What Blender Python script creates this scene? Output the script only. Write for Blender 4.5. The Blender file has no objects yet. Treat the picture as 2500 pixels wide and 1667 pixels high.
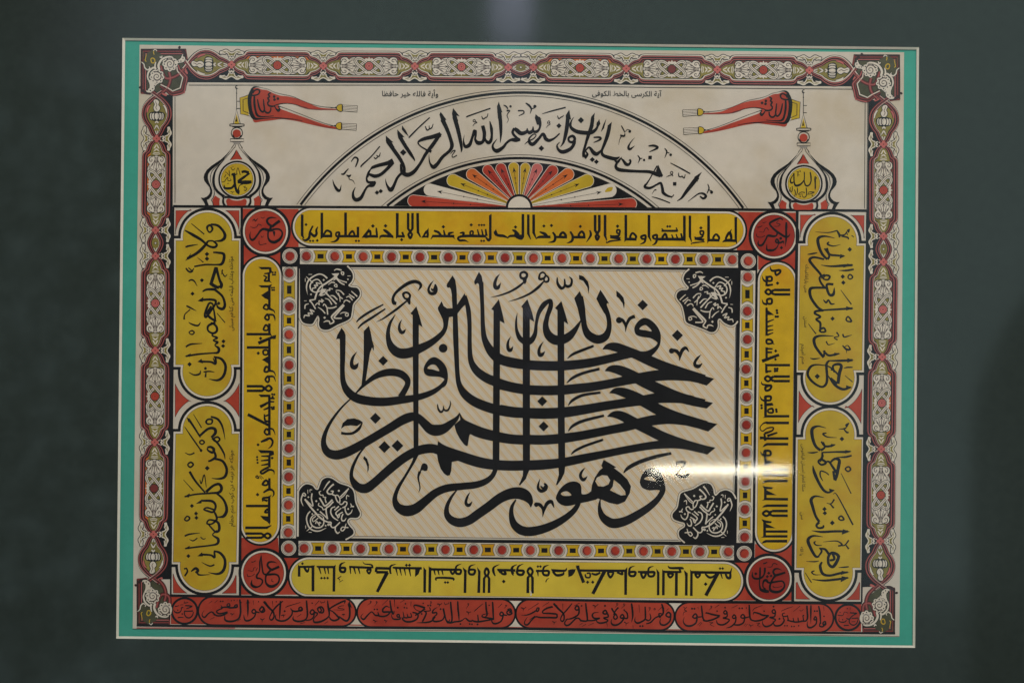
import bpy, math, random
from mathutils import Vector
from mathutils.geometry import tessellate_polygon
random.seed(7)
C = bpy.context.scene.collection
SC = bpy.context.scene
U = 0.0004                      # metres per unit of the grid the panel was measured in
ROLL = math.radians(0.62)       # the camera was held a touch crooked
DIST = 1.6

# ---------------------------------------------------------------- camera
cd = bpy.data.cameras.new('camera'); cam = bpy.data.objects.new('camera', cd); C.objects.link(cam)
cam.location = (0, -DIST, 1.5); cam.rotation_euler = (math.pi/2, -ROLL, 0)
cd.sensor_width = 36; cd.lens = 36*DIST/(2500*U); cd.clip_start = 0.05; cd.clip_end = 60
cd.dof.use_dof = False; cd.dof.focus_distance = DIST; cd.dof.aperture_fstop = 7.0
SC.camera = cam
SC.cycles.use_denoising = True; SC.cycles.use_adaptive_sampling = False; SC.cycles.sample_clamp_indirect = 1.5
SC.view_settings.view_transform = 'Standard'; SC.view_settings.look = 'None'
SC.view_settings.exposure = 0; SC.view_settings.gamma = 1; SC.view_settings.use_curve_mapping = False

# ---------------------------------------------------------------- dim room painted as an environment (it shows in the glass)
W = bpy.data.worlds.new('World'); SC.world = W; W.use_nodes = True
def build_world():
    nt = W.node_tree; nt.nodes.clear()
    N = nt.nodes.new; L = nt.links.new
    out = N('ShaderNodeOutputWorld'); bg = N('ShaderNodeBackground'); L(bg.outputs[0], out.inputs[0])
    tc = N('ShaderNodeTexCoord'); sep = N('ShaderNodeSeparateXYZ'); L(tc.outputs['Generated'], sep.inputs[0])
    def M(op, a, b=None):
        n = N('ShaderNodeMath'); n.operation = op
        for i, q in enumerate((a, b)):
            if q is None: continue
            if isinstance(q, (int, float)): n.inputs[i].default_value = q
            else: L(q, n.inputs[i])
        return n.outputs[0]
    ny = M('MAXIMUM', M('MULTIPLY', sep.outputs['Y'], -1), 0.05)
    X = M('DIVIDE', sep.outputs['X'], ny); Z = M('DIVIDE', sep.outputs['Z'], ny)
    def ss(v, a, b):
        n = N('ShaderNodeMapRange'); n.interpolation_type = 'SMOOTHSTEP'
        L(v, n.inputs['Value'])
        lo, hi, x, y = (a, b, 0, 1) if a < b else (b, a, 1, 0)
        n.inputs['From Min'].default_value = lo; n.inputs['From Max'].default_value = hi
        n.inputs['To Min'].default_value = x; n.inputs['To Max'].default_value = y
        return n.outputs['Result']
    def box(x0, x1, z0, z1, sx, sz):
        return M('MULTIPLY', M('MULTIPLY', ss(X, x0-sx, x0+sx), ss(X, x1+sx, x1-sx)), M('MULTIPLY', ss(Z, z0-sz, z0+sz), ss(Z, z1+sz, z1-sz)))
    def noise(scale, det):
        n = N('ShaderNodeTexNoise'); L(tc.outputs['Generated'], n.inputs['Vector'])
        n.inputs['Scale'].default_value = scale; n.inputs['Detail'].default_value = det; n.inputs['Roughness'].default_value = .6
        return n.outputs['Fac']
    n1 = noise(105, 6); n2 = noise(9, 2); n3 = noise(38, 3)
    mx = lambda p, q: M('MAXIMUM', p, q)
    inv = lambda p: M('SUBTRACT', 1.0, p)
    # glass reflections painted in: pale top/right, mottled left, dark figure right, dim bottom
    diag = M('ADD', X, M('MULTIPLY', M('MAXIMUM', M('SUBTRACT', -.18, Z), 0.0), 1.2))
    left = ss(diag, -.236, -.25)
    top = M('MULTIPLY', ss(Z, .115, .165), ss(X, -.29, -.19)); right = M('MULTIPLY', ss(X, .15, .23), ss(Z, -.195, -.13))
    v = M('ADD', .045, M('MULTIPLY', .36, mx(top, right)))
    v = M('ADD', v, M('MULTIPLY', .11, M('MULTIPLY', ss(Z, -.165, -.185), inv(left))))
    hz = M('MAXIMUM', M('ADD', Z, .054), 0.0); edge = M('ADD', .281, M('MULTIPLY', M('MULTIPLY', hz, hz), 4.46))
    figure = ss(M('SUBTRACT', X, edge), -.004, .004)
    v = M('MULTIPLY', v, inv(M('MULTIPLY', .78, figure)))
    v = M('ADD', v, M('MULTIPLY', .07, box(.291, .298, -.13, -.06, .003, .02)))
    mot = M('MULTIPLY', ss(n1, .46, .66), M('MULTIPLY', ss(X, -.19, -.25), ss(Z, .20, .13)))
    v = M('ADD', v, M('MULTIPLY', .34, mot))
    v = M('ADD', v, M('MULTIPLY', .06, box(.215, .5, .058, .061, .01, .002)))
    v = M('MULTIPLY', v, M('ADD', .82, M('MULTIPLY', .36, n2)))
    streak = M('MULTIPLY', box(-.015, .010, .168, .9, .007, .025), M('ADD', .35, n3))
    smear = M('MULTIPLY', M('MULTIPLY', box(-.03, .03, -.07, .19, .012, .03), ss(n3, .50, .68)), .30)
    blue = M('ADD', M('ADD', smear, M('MULTIPLY', 2.3, M('MULTIPLY', streak, ss(Z, .155, .212)))), M('MULTIPLY', .16, box(-.28, -.17, .155, .4, .04, .03)))  # bluish reflections painted in: streak at the top, patchy smear below
    warm = M('MULTIPLY', box(.007, .013, .015, .021, .003, .003), 1.6)
    blue = M('ADD', blue, warm)
    col = N('ShaderNodeCombineXYZ')
    L(M('ADD', M('MULTIPLY', v, .70), M('MULTIPLY', blue, .72)), col.inputs[0])
    L(M('ADD', M('MULTIPLY', v, .97), M('MULTIPLY', blue, .72)), col.inputs[1])
    L(M('ADD', M('MULTIPLY', v, 1.03), blue), col.inputs[2])
    L(col.outputs[0], bg.inputs['Color']); bg.inputs['Strength'].default_value = 1.0
build_world()

# ---------------------------------------------------------------- lamps: an added area lamp, unseen, above and in front; and a fluorescent tube (below)
def area(name, loc, target, sx, sy, power, colr):
    ld = bpy.data.lights.new(name, 'AREA'); ld.shape = 'RECTANGLE'; ld.size = sx; ld.size_y = sy
    ld.energy = power; ld.color = colr
    o = bpy.data.objects.new(name, ld); C.objects.link(o); o.location = loc
    o.rotation_euler = (Vector(target)-Vector(loc)).to_track_quat('-Z', 'Y').to_euler()
    return o
area('added_area_lamp', (0.5, -3.2, 3.3), (0.02, 0, 1.5), 1.2, .7, 89, (1, .955, .985))

# ---------------------------------------------------------------- materials
def lin(c): 
    c /= 255.0
    return c/12.92 if c <= .04045 else ((c+.055)/1.055)**2.4
E0 = 0.60                        # light reaching the paper: colours below were read off the lit picture
MATS = {}
def mat(name, rgb, var=.12, scale=90, rough=.75, spec=.08, var2=0, detail=4):
    m = bpy.data.materials.new(name); m.use_nodes = True; MATS[name] = m
    nt = m.node_tree; b = nt.nodes['Principled BSDF']
    col = [min(.85, lin(v)/E0) for v in rgb]
    b.inputs['Roughness'].default_value = rough; b.inputs['Specular IOR Level'].default_value = spec
    tc = nt.nodes.new('ShaderNodeTexCoord'); 
    n1 = nt.nodes.new('ShaderNodeTexNoise'); n1.inputs['Scale'].default_value = scale; n1.inputs['Detail'].default_value = detail
    n2 = nt.nodes.new('ShaderNodeTexNoise'); n2.inputs['Scale'].default_value = scale*.16; n2.inputs['Detail'].default_value = 2
    geo = nt.nodes.new('ShaderNodeNewGeometry')
    for n in (n1, n2): nt.links.new(geo.outputs['Position'], n.inputs['Vector'])
    ad = nt.nodes.new('ShaderNodeMath'); ad.operation = 'ADD'
    nt.links.new(n1.outputs['Fac'], ad.inputs[0]); nt.links.new(n2.outputs['Fac'], ad.inputs[1])
    mr = nt.nodes.new('ShaderNodeMapRange'); nt.links.new(ad.outputs[0], mr.inputs['Value'])
    mr.inputs['From Min'].default_value = .65; mr.inputs['From Max'].default_value = 1.35
    mr.inputs['To Min'].default_value = 1-var; mr.inputs['To Max'].default_value = 1+var
    mx = nt.nodes.new('ShaderNodeVectorMath'); mx.operation = 'SCALE'
    mx.inputs[0].default_value = col; nt.links.new(mr.outputs[0], mx.inputs['Scale'])
    nt.links.new(mx.outputs[0], b.inputs['Base Color'])
    return m
def blotch(name, rgb2, scale, lo, hi, amt):      # age stains: a second tone in soft patches
    m = MATS[name]; nt = m.node_tree; b = nt.nodes['Principled BSDF']; src = b.inputs['Base Color'].links[0].from_socket
    geo = nt.nodes.new('ShaderNodeNewGeometry'); n = nt.nodes.new('ShaderNodeTexNoise'); n.inputs['Scale'].default_value = scale; n.inputs['Detail'].default_value = 5; n.inputs['Roughness'].default_value = .62
    nt.links.new(geo.outputs['Position'], n.inputs['Vector']); r = nt.nodes.new('ShaderNodeMapRange'); nt.links.new(n.outputs['Fac'], r.inputs['Value'])
    r.inputs['From Min'].default_value = lo; r.inputs['From Max'].default_value = hi; r.inputs['To Max'].default_value = amt
    mx = nt.nodes.new('ShaderNodeMix'); mx.data_type = 'RGBA'; nt.links.new(r.outputs[0], mx.inputs[0]); nt.links.new(src, mx.inputs[6]); mx.inputs[7].default_value = (*[lin(v)/E0 for v in rgb2], 1)
    nt.links.new(mx.outputs[2], b.inputs['Base Color'])
mat('mat_board_green', (37, 43, 38), .12, 900, .8, .05)
mat('bevel_core', (188, 180, 164), .04, 300)
mat('teal_card', (52, 128, 109), .05, 160, .7)
mat('paper', (169, 159, 143), .07, 70, .85, .05)
mat('white_paint', (176, 166, 149), .04, 120)
mat('yellow_paint', (156, 131, 34), .15, 55)
mat('yellow_light', (172, 150, 50), .12, 50)
mat('yellow_deep', (166, 134, 26), .17, 50)
mat('red_paint', (144, 54, 38), .18, 60)
mat('red_dark', (126, 40, 30), .20, 60)
mat('pink_red', (156, 82, 74), .15, 80)
mat('orange_paint', (164, 84, 38), .2, 70)
mat('border_red', (98, 42, 38), .2, 90)
mat('border_pink', (140, 76, 70), .15, 90)
mat('black_ink', (23, 22, 22), .25, 60, .7, .06)
mat('brown_ink', (46, 28, 26), .2, 80, .7, .08)
mat('olive_paint', (108, 98, 46), .3, 260)
mat('olive_dark', (62, 60, 42), .3, 160)
mat('grey_wash', (126, 119, 110), .15, 200)
mat('tan_line', (180, 142, 84), .1, 40)

blotch('paper', (152, 136, 108), 9, .48, .72, .75); blotch('white_paint', (160, 146, 122), 14, .5, .75, .6)
blotch('yellow_paint', (150, 108, 24), 16, .5, .7, .7); blotch('yellow_deep', (158, 106, 16), 14, .5, .7, .75); blotch('yellow_light', (166, 128, 30), 12, .52, .72, .6)
blotch('red_paint', (126, 36, 24), 22, .5, .68, .8); blotch('red_dark', (110, 28, 22), 20, .5, .7, .7); blotch('black_ink', (34, 33, 36), 12, .5, .75, .8)
# ---------------------------------------------------------------- drawing kit: flat painted shapes as real faces, layer above layer
ROOT = bpy.data.objects.new('framed_calligraphy', None); C.objects.link(ROOT)
ROOT.location = (0, 0, 1.5); ROOT.rotation_euler = (math.pi/2, 0, 0)
ROOT['label'] = 'framed Arabic calligraphy panel with ornate painted border under glass in green mat'
ROOT['category'] = 'framed calligraphy'
_c, _s = math.cos(ROLL), math.sin(ROLL)
def P(x, y):                     # measured grid -> panel plane (upright)
    a, b = (x-1250)*U, -(y-833.5)*U
    return (_c*a-_s*b, _s*a+_c*b)
LZ = 6e-5
class Part:
    def __init__(s, name, parent=None, label=None):
        s.name, s.parent, s.v, s.f, s.mi, s.mats, s.k = name, parent, [], [], [], [], 0
        s.ob = bpy.data.objects.new(name, bpy.data.meshes.new(name)); C.objects.link(s.ob)
        s.ob.parent = parent.ob if isinstance(parent, Part) else (parent or ROOT)
        if label: s.ob['label'] = label
        ALL.append(s)
    def _m(s, m):
        if m not in s.mats: s.mats.append(m)
        return s.mats.index(m)
    def _z(s, L):
        s.k += 1
        return L*LZ + (s.k % 24)*2e-6
    def poly(s, pts, m, L, holes=()):
        z = s._z(L); loops = [[Vector((*P(*p), 0)) for p in q] for q in (pts, *holes)]
        o = len(s.v); flat = [p for q in loops for p in q]
        s.v += [(p.x, p.y, z) for p in flat]; i = s._m(m)
        for t in tessellate_polygon(loops):
            a, b, c = (flat[k] for k in t)
            if (b-a).cross(c-a).z < 0: t = (t[0], t[2], t[1])
            s.f.append(tuple(o+k for k in t)); s.mi.append(i)
    def strip(s, left, right, m, L):
        z = s._z(L); o = len(s.v); i = s._m(m)
        for a, b in zip(left, right):
            s.v += [(*P(*a), z), (*P(*b), z)]
        for k in range(len(left)-1):
            j = o+2*k; s.f.append((j, j+2, j+3, j+1)); s.mi.append(i)
    def build(s):
        me = s.ob.data; me.from_pydata(s.v, [], s.f); 
        for m in s.mats: me.materials.append(MATS[m])
        if s.mi: me.polygons.foreach_set('material_index', s.mi)
        me.update()
ALL = []
def cr(pts, n=6, closed=False):          # Catmull-Rom through points of any dimension
    N = len(pts); out = []
    if N < 3 and not closed: 
        a, b = pts[0], pts[-1]
        return [tuple(p+(q-p)*t/n for p, q in zip(a, b)) for t in range(n+1)]
    for i in range(N if closed else N-1):
        p1, p2 = pts[i], pts[(i+1) % N]
        p0 = pts[i-1] if (i or closed) else p1; p3 = pts[(i+2) % N] if (closed or i+2 < N) else p2
        for t in range(n):
            t /= n; t2, t3 = t*t, t*t*t
            out.append(tuple(.5*(2*b+(c-a)*t+(2*a-5*b+4*c-d)*t2+(3*b-a-3*c+d)*t3) for a, b, c, d in zip(p0, p1, p2, p3)))
    if not closed: out.append(tuple(pts[-1]))
    return out
def ribbon(part, pts, m, L, closed=False, n=6, smooth=True):   # pts (x, y, w)
    q = cr(pts, n, closed) if smooth else list(pts)
    if closed: q = q+[q[0]]
    l, r = [], []
    for i, p in enumerate(q):
        if closed and i in (0, len(q)-1): a, b = q[-2], q[1]
        else: a, b = q[max(0, i-1)], q[min(len(q)-1, i+1)]
        dx, dy = b[0]-a[0], b[1]-a[1]; d = math.hypot(dx, dy) or 1; h = max(.15, p[2])/2
        nx, ny = -dy/d*h, dx/d*h
        l.append((p[0]+nx, p[1]+ny)); r.append((p[0]-nx, p[1]-ny))
    part.strip(l, r, m, L)
def nib(part, pts, m, L, w, ang, wmin=.22, n=6, taper=.35):     # broad pen held at a fixed angle (degrees)
    q = cr(pts, n); nx, ny = math.cos(math.radians(ang)), -math.sin(math.radians(ang)); l, r = [], []
    for i, p in enumerate(q):
        a, b = q[max(0, i-1)], q[min(len(q)-1, i+1)]
        dx, dy = b[0]-a[0], b[1]-a[1]; d = math.hypot(dx, dy) or 1
        px, py = -dy/d, dx/d; h = max(wmin*w, w*abs(px*nx+py*ny))/2
        e = len(q)-1-i
        if e < 3 and taper: h *= taper+(1-taper)*e/3
        l.append((p[0]+px*h, p[1]+py*h)); r.append((p[0]-px*h, p[1]-py*h))
    part.strip(l, r, m, L)
class Tile:                       # a measuring window: (window - offset)/scale -> grid
    def __init__(s, x0, y0, k): s.x0, s.y0, s.k = x0, y0, k
    def p(s, x, y): return (s.x0+x/s.k, s.y0+y/s.k)
    def pts(s, txt):
        out = []
        for w in txt.split():
            v = [float(t) for t in w.split(',')]
            out.append(s.p(v[0], v[1])+((v[2]/s.k,) if len(v) > 2 else ()))
        return out
K = 2352/900
T1, T2, T3 = Tile(0, 0, K), Tile(800, 0, K), Tile(1600, 0, K)
T4, T5 = Tile(0, 530, K), Tile(1600, 530, K)
T6, T7, T8 = Tile(0, 1067, K), Tile(800, 1067, K), Tile(1600, 1067, K)
def draw(part, tile, txt, m, L, pen=None, n=6):
    """one shape per ';' or line: 'r' ribbon x,y,w  'o' closed ribbon  'p' polygon  's' smooth polygon  'd' diamond x,y,r  'c' disc x,y,r  'n' pen stroke x,y"""
    for row in txt.replace('\n', ';').split(';'):
        row = row.strip()
        if not row: continue
        op, rest = row[0], row[1:]
        if op in 'ps':
            loops = [tile.pts(t) for t in rest.split('|')]
            if op == 's': loops = [cr(q, 5, True) for q in loops]
            part.poly(loops[0], m, L, loops[1:])
        elif op in 'dc':
            for x, y, r in tile.pts(rest):
                if op == 'd': part.poly([(x, y-r), (x+r, y), (x, y+r), (x-r, y)], m, L)
                else: part.poly(circ(x, y, r, 20), m, L)
        elif op == 'r': ribbon(part, tile.pts(rest), m, L, n=n)
        elif op == 'o': ribbon(part, tile.pts(rest), m, L, True, n=n)
        elif op == 'l': ribbon(part, tile.pts(rest), m, L, smooth=False)
        elif op == 'n':
            w, a = pen; nib(part, tile.pts(rest), m, L, w/tile.k, a, n=n)
def circ(x, y, r, n=40, a0=0, a1=360):
    full = abs(a1-a0) >= 360
    return [(x+r*math.cos(math.radians(a0+(a1-a0)*i/(n if full else n-1))), y+r*math.sin(math.radians(a0+(a1-a0)*i/(n if full else n-1)))) for i in range(n)]
def ring(part, x, y, r, w, m, L, n=48): ribbon(part, [(*p, w) for p in circ(x, y, r, n)], m, L, True, 1)
def line(part, pts, w, m, L, smooth=False, closed=False): ribbon(part, [(*p, w) for p in pts], m, L, closed, 6, smooth)
def quad(part, a, b, c, d, m, L): part.poly([a, b, c, d], m, L)
def rrect(x0a, y0, x1, y1, r, n=14):  # rounded (pill) rectangle, axis aligned
    return (circ(x1-r, y0+r, r, n, -90, 0)+circ(x1-r, y1-r, r, n, 0, 90)+circ(x0a+r, y1-r, r, n, 90, 180)+circ(x0a+r, y0+r, r, n, 180, 270))
def lerp(a, b, t): return (a[0]+(b[0]-a[0])*t, a[1]+(b[1]-a[1])*t)
def warp(q, u, v):                # q: four corners TL, TR, BR, BL
    t, b = lerp(q[0], q[1], u), lerp(q[3], q[2], u)
    return lerp(t, b, v)
# ---------------------------------------------------------------- mat board with bevelled opening, teal card, paper, glass
def prism_ring(name, outer, inner_f, inner_b, zf, zb, m_face, m_bevel):
    me = bpy.data.meshes.new(name)
    v = [(*p, zf) for p in outer]+[(*p, zf) for p in inner_f]+[(*p, zb) for p in inner_b]+[(*p, zb) for p in outer]
    f, mi = [], []
    for i in range(4):
        j = (i+1) % 4
        f += [(i, j, 4+j, 4+i), (4+i, 4+j, 8+j, 8+i), (12+i, 8+i, 8+j, 12+j), (j, i, 12+i, 12+j)]; mi += [0, 1, 0, 0]
    me.from_pydata(v, [], f); me.materials.append(MATS[m_face]); me.materials.append(MATS[m_bevel]); me.polygons.foreach_set('material_index', mi); me.update()
    return me
OUT = [P(-330, -300), P(2830, -300), P(2830, 1967), P(-330, 1967)][::-1]
OF = [P(300.8, 94.6), P(2241.8, 117.2), P(2232.4, 1578.8), P(285.6, 1556.4)][::-1]
OB = [P(306.4, 99.8), P(2236.8, 122.4), P(2227.6, 1574.4), P(290.8, 1551.6)][::-1]
ZF, ZB = .0034, .0012
mb = bpy.data.objects.new('mat_board', prism_ring('mat_board', OUT, OF, OF, ZF, ZF-.0002, 'mat_board_green', 'mat_board_green')); C.objects.link(mb); mb.parent = ROOT
bv = bpy.data.objects.new('bevel', prism_ring('bevel', OF, OF, OB, ZF-.0002, ZB, 'bevel_core', 'bevel_core')); C.objects.link(bv); bv.parent = mb
def slab(name, pts, z0, z1, m):
    n = len(pts); v = [(*p, z0) for p in pts]+[(*p, z1) for p in pts]
    f = [tuple(range(n))[::-1], tuple(range(n, 2*n))]+[(i, (i+1) % n, n+(i+1) % n, n+i) for i in range(n)]
    me = bpy.data.meshes.new(name); me.from_pydata(v, [], f); me.materials.append(MATS[m]); me.update()
    o = bpy.data.objects.new(name, me); C.objects.link(o); o.parent = ROOT; return o
slab('backing_card', [P(280, 1590), P(2250, 1590), P(2250, 80), P(280, 80)], -.002, -.0004, 'teal_card')
PAPER = [(340.8, 110), (800, 116.5), (1300, 121), (1700, 124.6), (2207.3, 128.4), (2203, 700), (2199.6, 1100), (2195.8, 1553.7), (1700, 1548), (1200, 1542.5), (800, 1538), (324, 1533.2), (331, 900), (336, 500)]
slab('paper_sheet', [P(*p) for p in PAPER[::-1]], -.0004, 0, 'paper')
def glass():
    m = bpy.data.materials.new('picture_glass'); m.use_nodes = True; nt = m.node_tree; nt.nodes.clear()
    N = nt.nodes.new; o = N('ShaderNodeOutputMaterial'); mx = N('ShaderNodeMixShader'); t = N('ShaderNodeBsdfTransparent'); g = N('ShaderNodeBsdfGlossy')
    t.inputs[0].default_value = (.985, .99, .985, 1); g.inputs['Roughness'].default_value = .05
    f = N('ShaderNodeFresnel'); f.inputs[0].default_value = 1.5
    nt.links.new(f.outputs[0], mx.inputs[0]); nt.links.new(t.outputs[0], mx.inputs[1]); nt.links.new(g.outputs[0], mx.inputs[2]); nt.links.new(mx.outputs[0], o.inputs[0])
    MATS['picture_glass'] = m
glass()
slab('glass_pane', OUT, .0042, .0062, 'picture_glass')

# the tube whose reflection crosses the lower right of the glass
def tube():
    m = bpy.data.materials.new('lit_tube'); m.use_nodes = True; nt = m.node_tree; b = nt.nodes['Principled BSDF']
    b.inputs['Base Color'].default_value = (.8, .8, .75, 1); b.inputs['Emission Color'].default_value = (1, .97, .80, 1); b.inputs['Emission Strength'].default_value = TUBE_E
    Zd = 1.6; s = 1+Zd/DIST
    ax, ay = P(1588, 1146); bx, by = P(1925, 1146)
    me = bpy.data.meshes.new('fluorescent_tube'); n = 16; R = TUBE_R; v, f = [], []
    for k, (x, z) in enumerate(((ax*s, ay*s), (bx*s, by*s))):
        for i in range(n):
            a = 2*math.pi*i/n; v.append((x, -Zd+R*math.cos(a), 1.5+z+R*math.sin(a)))
    f = [(i, (i+1) % n, n+(i+1) % n, n+i) for i in range(n)]+[tuple(range(n))[::-1], tuple(range(n, 2*n))]
    me.from_pydata(v, [], f); me.materials.append(m); me.update()
    o = bpy.data.objects.new('fluorescent_tube', me); C.objects.link(o)
    o['label'] = 'lit fluorescent tube hanging opposite the picture, seen as a streak in the glass'; o['category'] = 'lamp'
TUBE_E, TUBE_R = 24.0, .0062
tube()

# ---------------------------------------------------------------- ruled frame lines of the sheet
fr = Part('ruled_frame')
line(fr, [T1.p(1117, 1295), T1.p(1117, 620)], 1.6, 'black_ink', 6)
line(fr, [T1.p(1205, 545), T2.p(0, 545), T2.p(1200, 546), T3.p(0, 560), T3.p(1262, 571)], 1.6, 'black_ink', 6)
line(fr, [T3.p(1338, 650), T3.p(1334, 1332)], 1.6, 'black_ink', 6)
line(fr, [T3.p(1354, 650), T3.p(1348, 1340)], 1.2, 'black_ink', 6)
line(fr, [T1.p(1105, 1317), T2.p(0, 1322), T2.p(1200, 1328), T3.p(0, 1333), T3.p(1350, 1345)], 6.2, 'black_ink', 7)
line(fr, [T6.p(1088, 1008), T7.p(0, 1022), T7.p(1200, 1030), T8.p(0, 1047), T8.p(1318, 1055)], 6.5, 'black_ink', 7)
line(fr, [T6.p(872, 1198), T7.p(0, 1211), T7.p(1200, 1219), T8.p(0, 1236), T8.p(1530, 1249)], 5.5, 'black_ink', 5)
line(fr, [T6.p(872, 1214), T6.p(1500, 1216)], 2.6, 'border_pink', 5)
line(fr, [T6.p(847, 1221), T7.p(1200, 1233), T8.p(1557, 1268)], 1.0, 'brown_ink', 5)  # not ruled: thin shadow along the sheet's bottom edge, painted as a line
# column rules
line(fr, [T1.p(1108, 1317), T4.p(1104, 900), T6.p(1090, 1010)], 4, 'black_ink', 7)
line(fr, [T1.p(1543, 1325), T4.p(1540, 900), T6.p(1532, 1010)], 6, 'black_ink', 7)
line(fr, [T3.p(905, 1345), T5.p(893, 900), T6.p(0, 0) if 0 else T8.p(876, 1045)], 7, 'black_ink', 7)
line(fr, [T3.p(1350, 1345), T5.p(1340, 600), T8.p(1316, 1050)], 4, 'black_ink', 7)

# ---------------------------------------------------------------- side panels (yellow shouldered cartouches)
def arc_between(c, r, p, q, n=16):
    a, b = math.atan2(p[1]-c[1], p[0]-c[0]), math.atan2(q[1]-c[1], q[0]-c[0])
    if b-a > math.pi: b -= 2*math.pi
    if a-b > math.pi: b += 2*math.pi
    return [(c[0]+r*math.cos(a+(b-a)*i/n), c[1]+r*math.sin(a+(b-a)*i/n)) for i in range(n+1)]
def shoulder(ct, cb, r, hw, yt, yb, d):   # outline grown by d; ct/cb arc centres, hw half width, yt/yb shoulder heights (grid units)
    R = r+d; W2 = hw+d
    def xs(y): return lerp(ct, cb, (y-ct[1])/(cb[1]-ct[1]))[0]
    yT, yB = yt-d, yb+d
    a = math.degrees(math.asin(max(-1, min(1, (yT-ct[1])/R)))); b = math.degrees(math.asin(max(-1, min(1, (yB-cb[1])/R))))
    top = circ(ct[0], ct[1], R, 26, 180-a, 360+a); bot = circ(cb[0], cb[1], R, 26, b, 180-b)
    return top+[(xs(yT)+W2, yT), (xs(yB)+W2, yB)]+bot+[(xs(yB)-W2, yB), (xs(yT)-W2, yT)]
SIDE = {}
def side_panel(key, ct, cb, r, hw, yt, yb, colour='yellow_paint', label=None):
    p = Part('text_panel', None, label); SIDE[key] = p
    p.poly(shoulder(ct, cb, r, hw, yt, yb, 12.5), 'black_ink', 4)
    p.poly(shoulder(ct, cb, r, hw, yt, yb, 5.6), 'white_paint', 5)
    p.poly(shoulder(ct, cb, r, hw, yt, yb, .8), 'brown_ink', 6)
    p.poly(shoulder(ct, cb, r, hw, yt, yb, 0), colour, 7)
    return p
k_ = 1/K
sideA = dict(r=59.5, hw=76)
ctLA, cbLA = T4.p(1324, 128), T4.p(1322, 985)
ctLB, cbLB = T4.p(1323, 1360), T6.p(1306, 820)
ctRA, cbRA = T5.p(1128, 155), T5.p(1113, 1025)
ctRB, cbRB = T5.p(1113, 1388), T8.p(1103, 862)
side_panel('LA', ctLA, cbLA, 59.5, 76.5, T4.p(0, 152)[1], T4.p(0, 940)[1], label='yellow shouldered panel whose text begins with a tall crossed lam alif')
side_panel('LB', ctLB, cbLB, 59.5, 76.5, T4.p(0, 1382)[1], T6.p(0, 794)[1], label='yellow shouldered panel with long slanting kaf strokes near its top')
side_panel('RA', ctRA, cbRA, 59.5, 77.5, T5.p(0, 184)[1], T5.p(0, 975)[1], label='yellow shouldered panel with a large looped letter in its round foot')
side_panel('RB', ctRB, cbRB, 59.5, 77.5, T5.p(0, 1418)[1], T8.p(0, 830)[1], label='yellow shouldered panel crossed by two long diagonal strokes')
def tri_corner(p, a, b, c, r, L=4):
    pts = [p, a]+arc_between(c, r, a, b)+[b]; tri = Part('red_spandrel')
    tri.poly(pts, 'red_paint', L)
    line(tri, pts, 1.1, 'brown_ink', L+1, closed=True)
for (p, a, b, c) in ((T1.p(1122, 1344), T1.p(1222, 1344), T1.p(1120, 1495), ctLA), (T1.p(1526, 1344), T1.p(1440, 1344), T1.p(1526, 1495), ctLA),
                     (T3.p(925, 1372), T3.p(1022, 1372), T3.p(925, 1515), ctRA), (T3.p(1332, 1375), T3.p(1246, 1375), T3.p(1330, 1520), ctRA),
                     (T6.p(1106, 992), T6.p(1195, 992), T6.p(1104, 870), cbLB), (T6.p(1508, 994), T6.p(1418, 994), T6.p(1508, 880), cbLB),
                     (T8.p(896, 1030), T8.p(985, 1032), T8.p(897, 925), cbRB), (T8.p(1303, 1035), T8.p(1220, 1035), T8.p(1305, 925), cbRB)):
    tri_corner(p, a, b, c, 79)
def tri_mid(a, tip, b, c1, c2):
    pts = arc_between(c1, math.dist(c1, a), a, tip)+arc_between(c2, math.dist(c2, b), tip, b)[1:]
    tri = Part('red_spandrel'); tri.poly(pts, 'red_paint', 4); line(tri, pts, 1.1, 'brown_ink', 5, closed=True)
tri_mid(T4.p(1118, 1060), T4.p(1222, 1172), T4.p(1118, 1275), cbLA, ctLB)
tri_mid(T4.p(1526, 1060), T4.p(1422, 1170), T4.p(1526, 1275), cbLA, ctLB)
tri_mid(T5.p(916, 1105), T5.p(1018, 1208), T5.p(912, 1310), cbRA, ctRB)
tri_mid(T5.p(1318, 1095), T5.p(1202, 1208), T5.p(1312, 1318), cbRA, ctRB)

# ---------------------------------------------------------------- red grounds and name medallions
for q in ([T1.p(1548, 1332), T1.p(1905, 1334), T4.p(1905, 190), T4.p(1788, 190), T4.p(1788, 320), T4.p(1550, 310)],
          [T3.p(530, 1352), T3.p(895, 1358), T5.p(895, 335), T5.p(656, 335), T5.p(656, 212), T5.p(520, 212)],
          [T6.p(1540, 640), T6.p(1775, 640), T6.p(1780, 765), T6.p(1910, 765), T6.p(1910, 1003), T6.p(1536, 1003)],
          [T8.p(636, 680), T8.p(872, 680), T8.p(868, 1040), T8.p(500, 1040), T8.p(500, 800), T8.p(634, 795)]):
    Part('red_ground').poly(q, 'red_paint', 2)
MED = {}
def medallion(key, x, y, r, m, label):
    p = Part('name_medallion', None, label); MED[key] = p
    p.poly(circ(x, y, r+12, 48), 'black_ink', 5); p.poly(circ(x, y, r+5, 48), 'white_paint', 6)
    ring(p, x, y, r, 1.2, 'brown_ink', 8); p.poly(circ(x, y, r, 48), m, 7)
medallion('LT', *T1.p(1694, 1476), 50, 'red_paint', 'red name medallion left of the upper kufic band')
medallion('RT', *T3.p(757, 1504), 50.5, 'red_dark', 'dark red name medallion right of the upper kufic band')
medallion('LB', *T6.p(1682, 864), 49.5, 'red_paint', 'red name medallion left of the lower kufic band')
medallion('RB', *T8.p(725, 902), 50.5, 'red_dark', 'dark red name medallion right of the lower kufic band')

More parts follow.
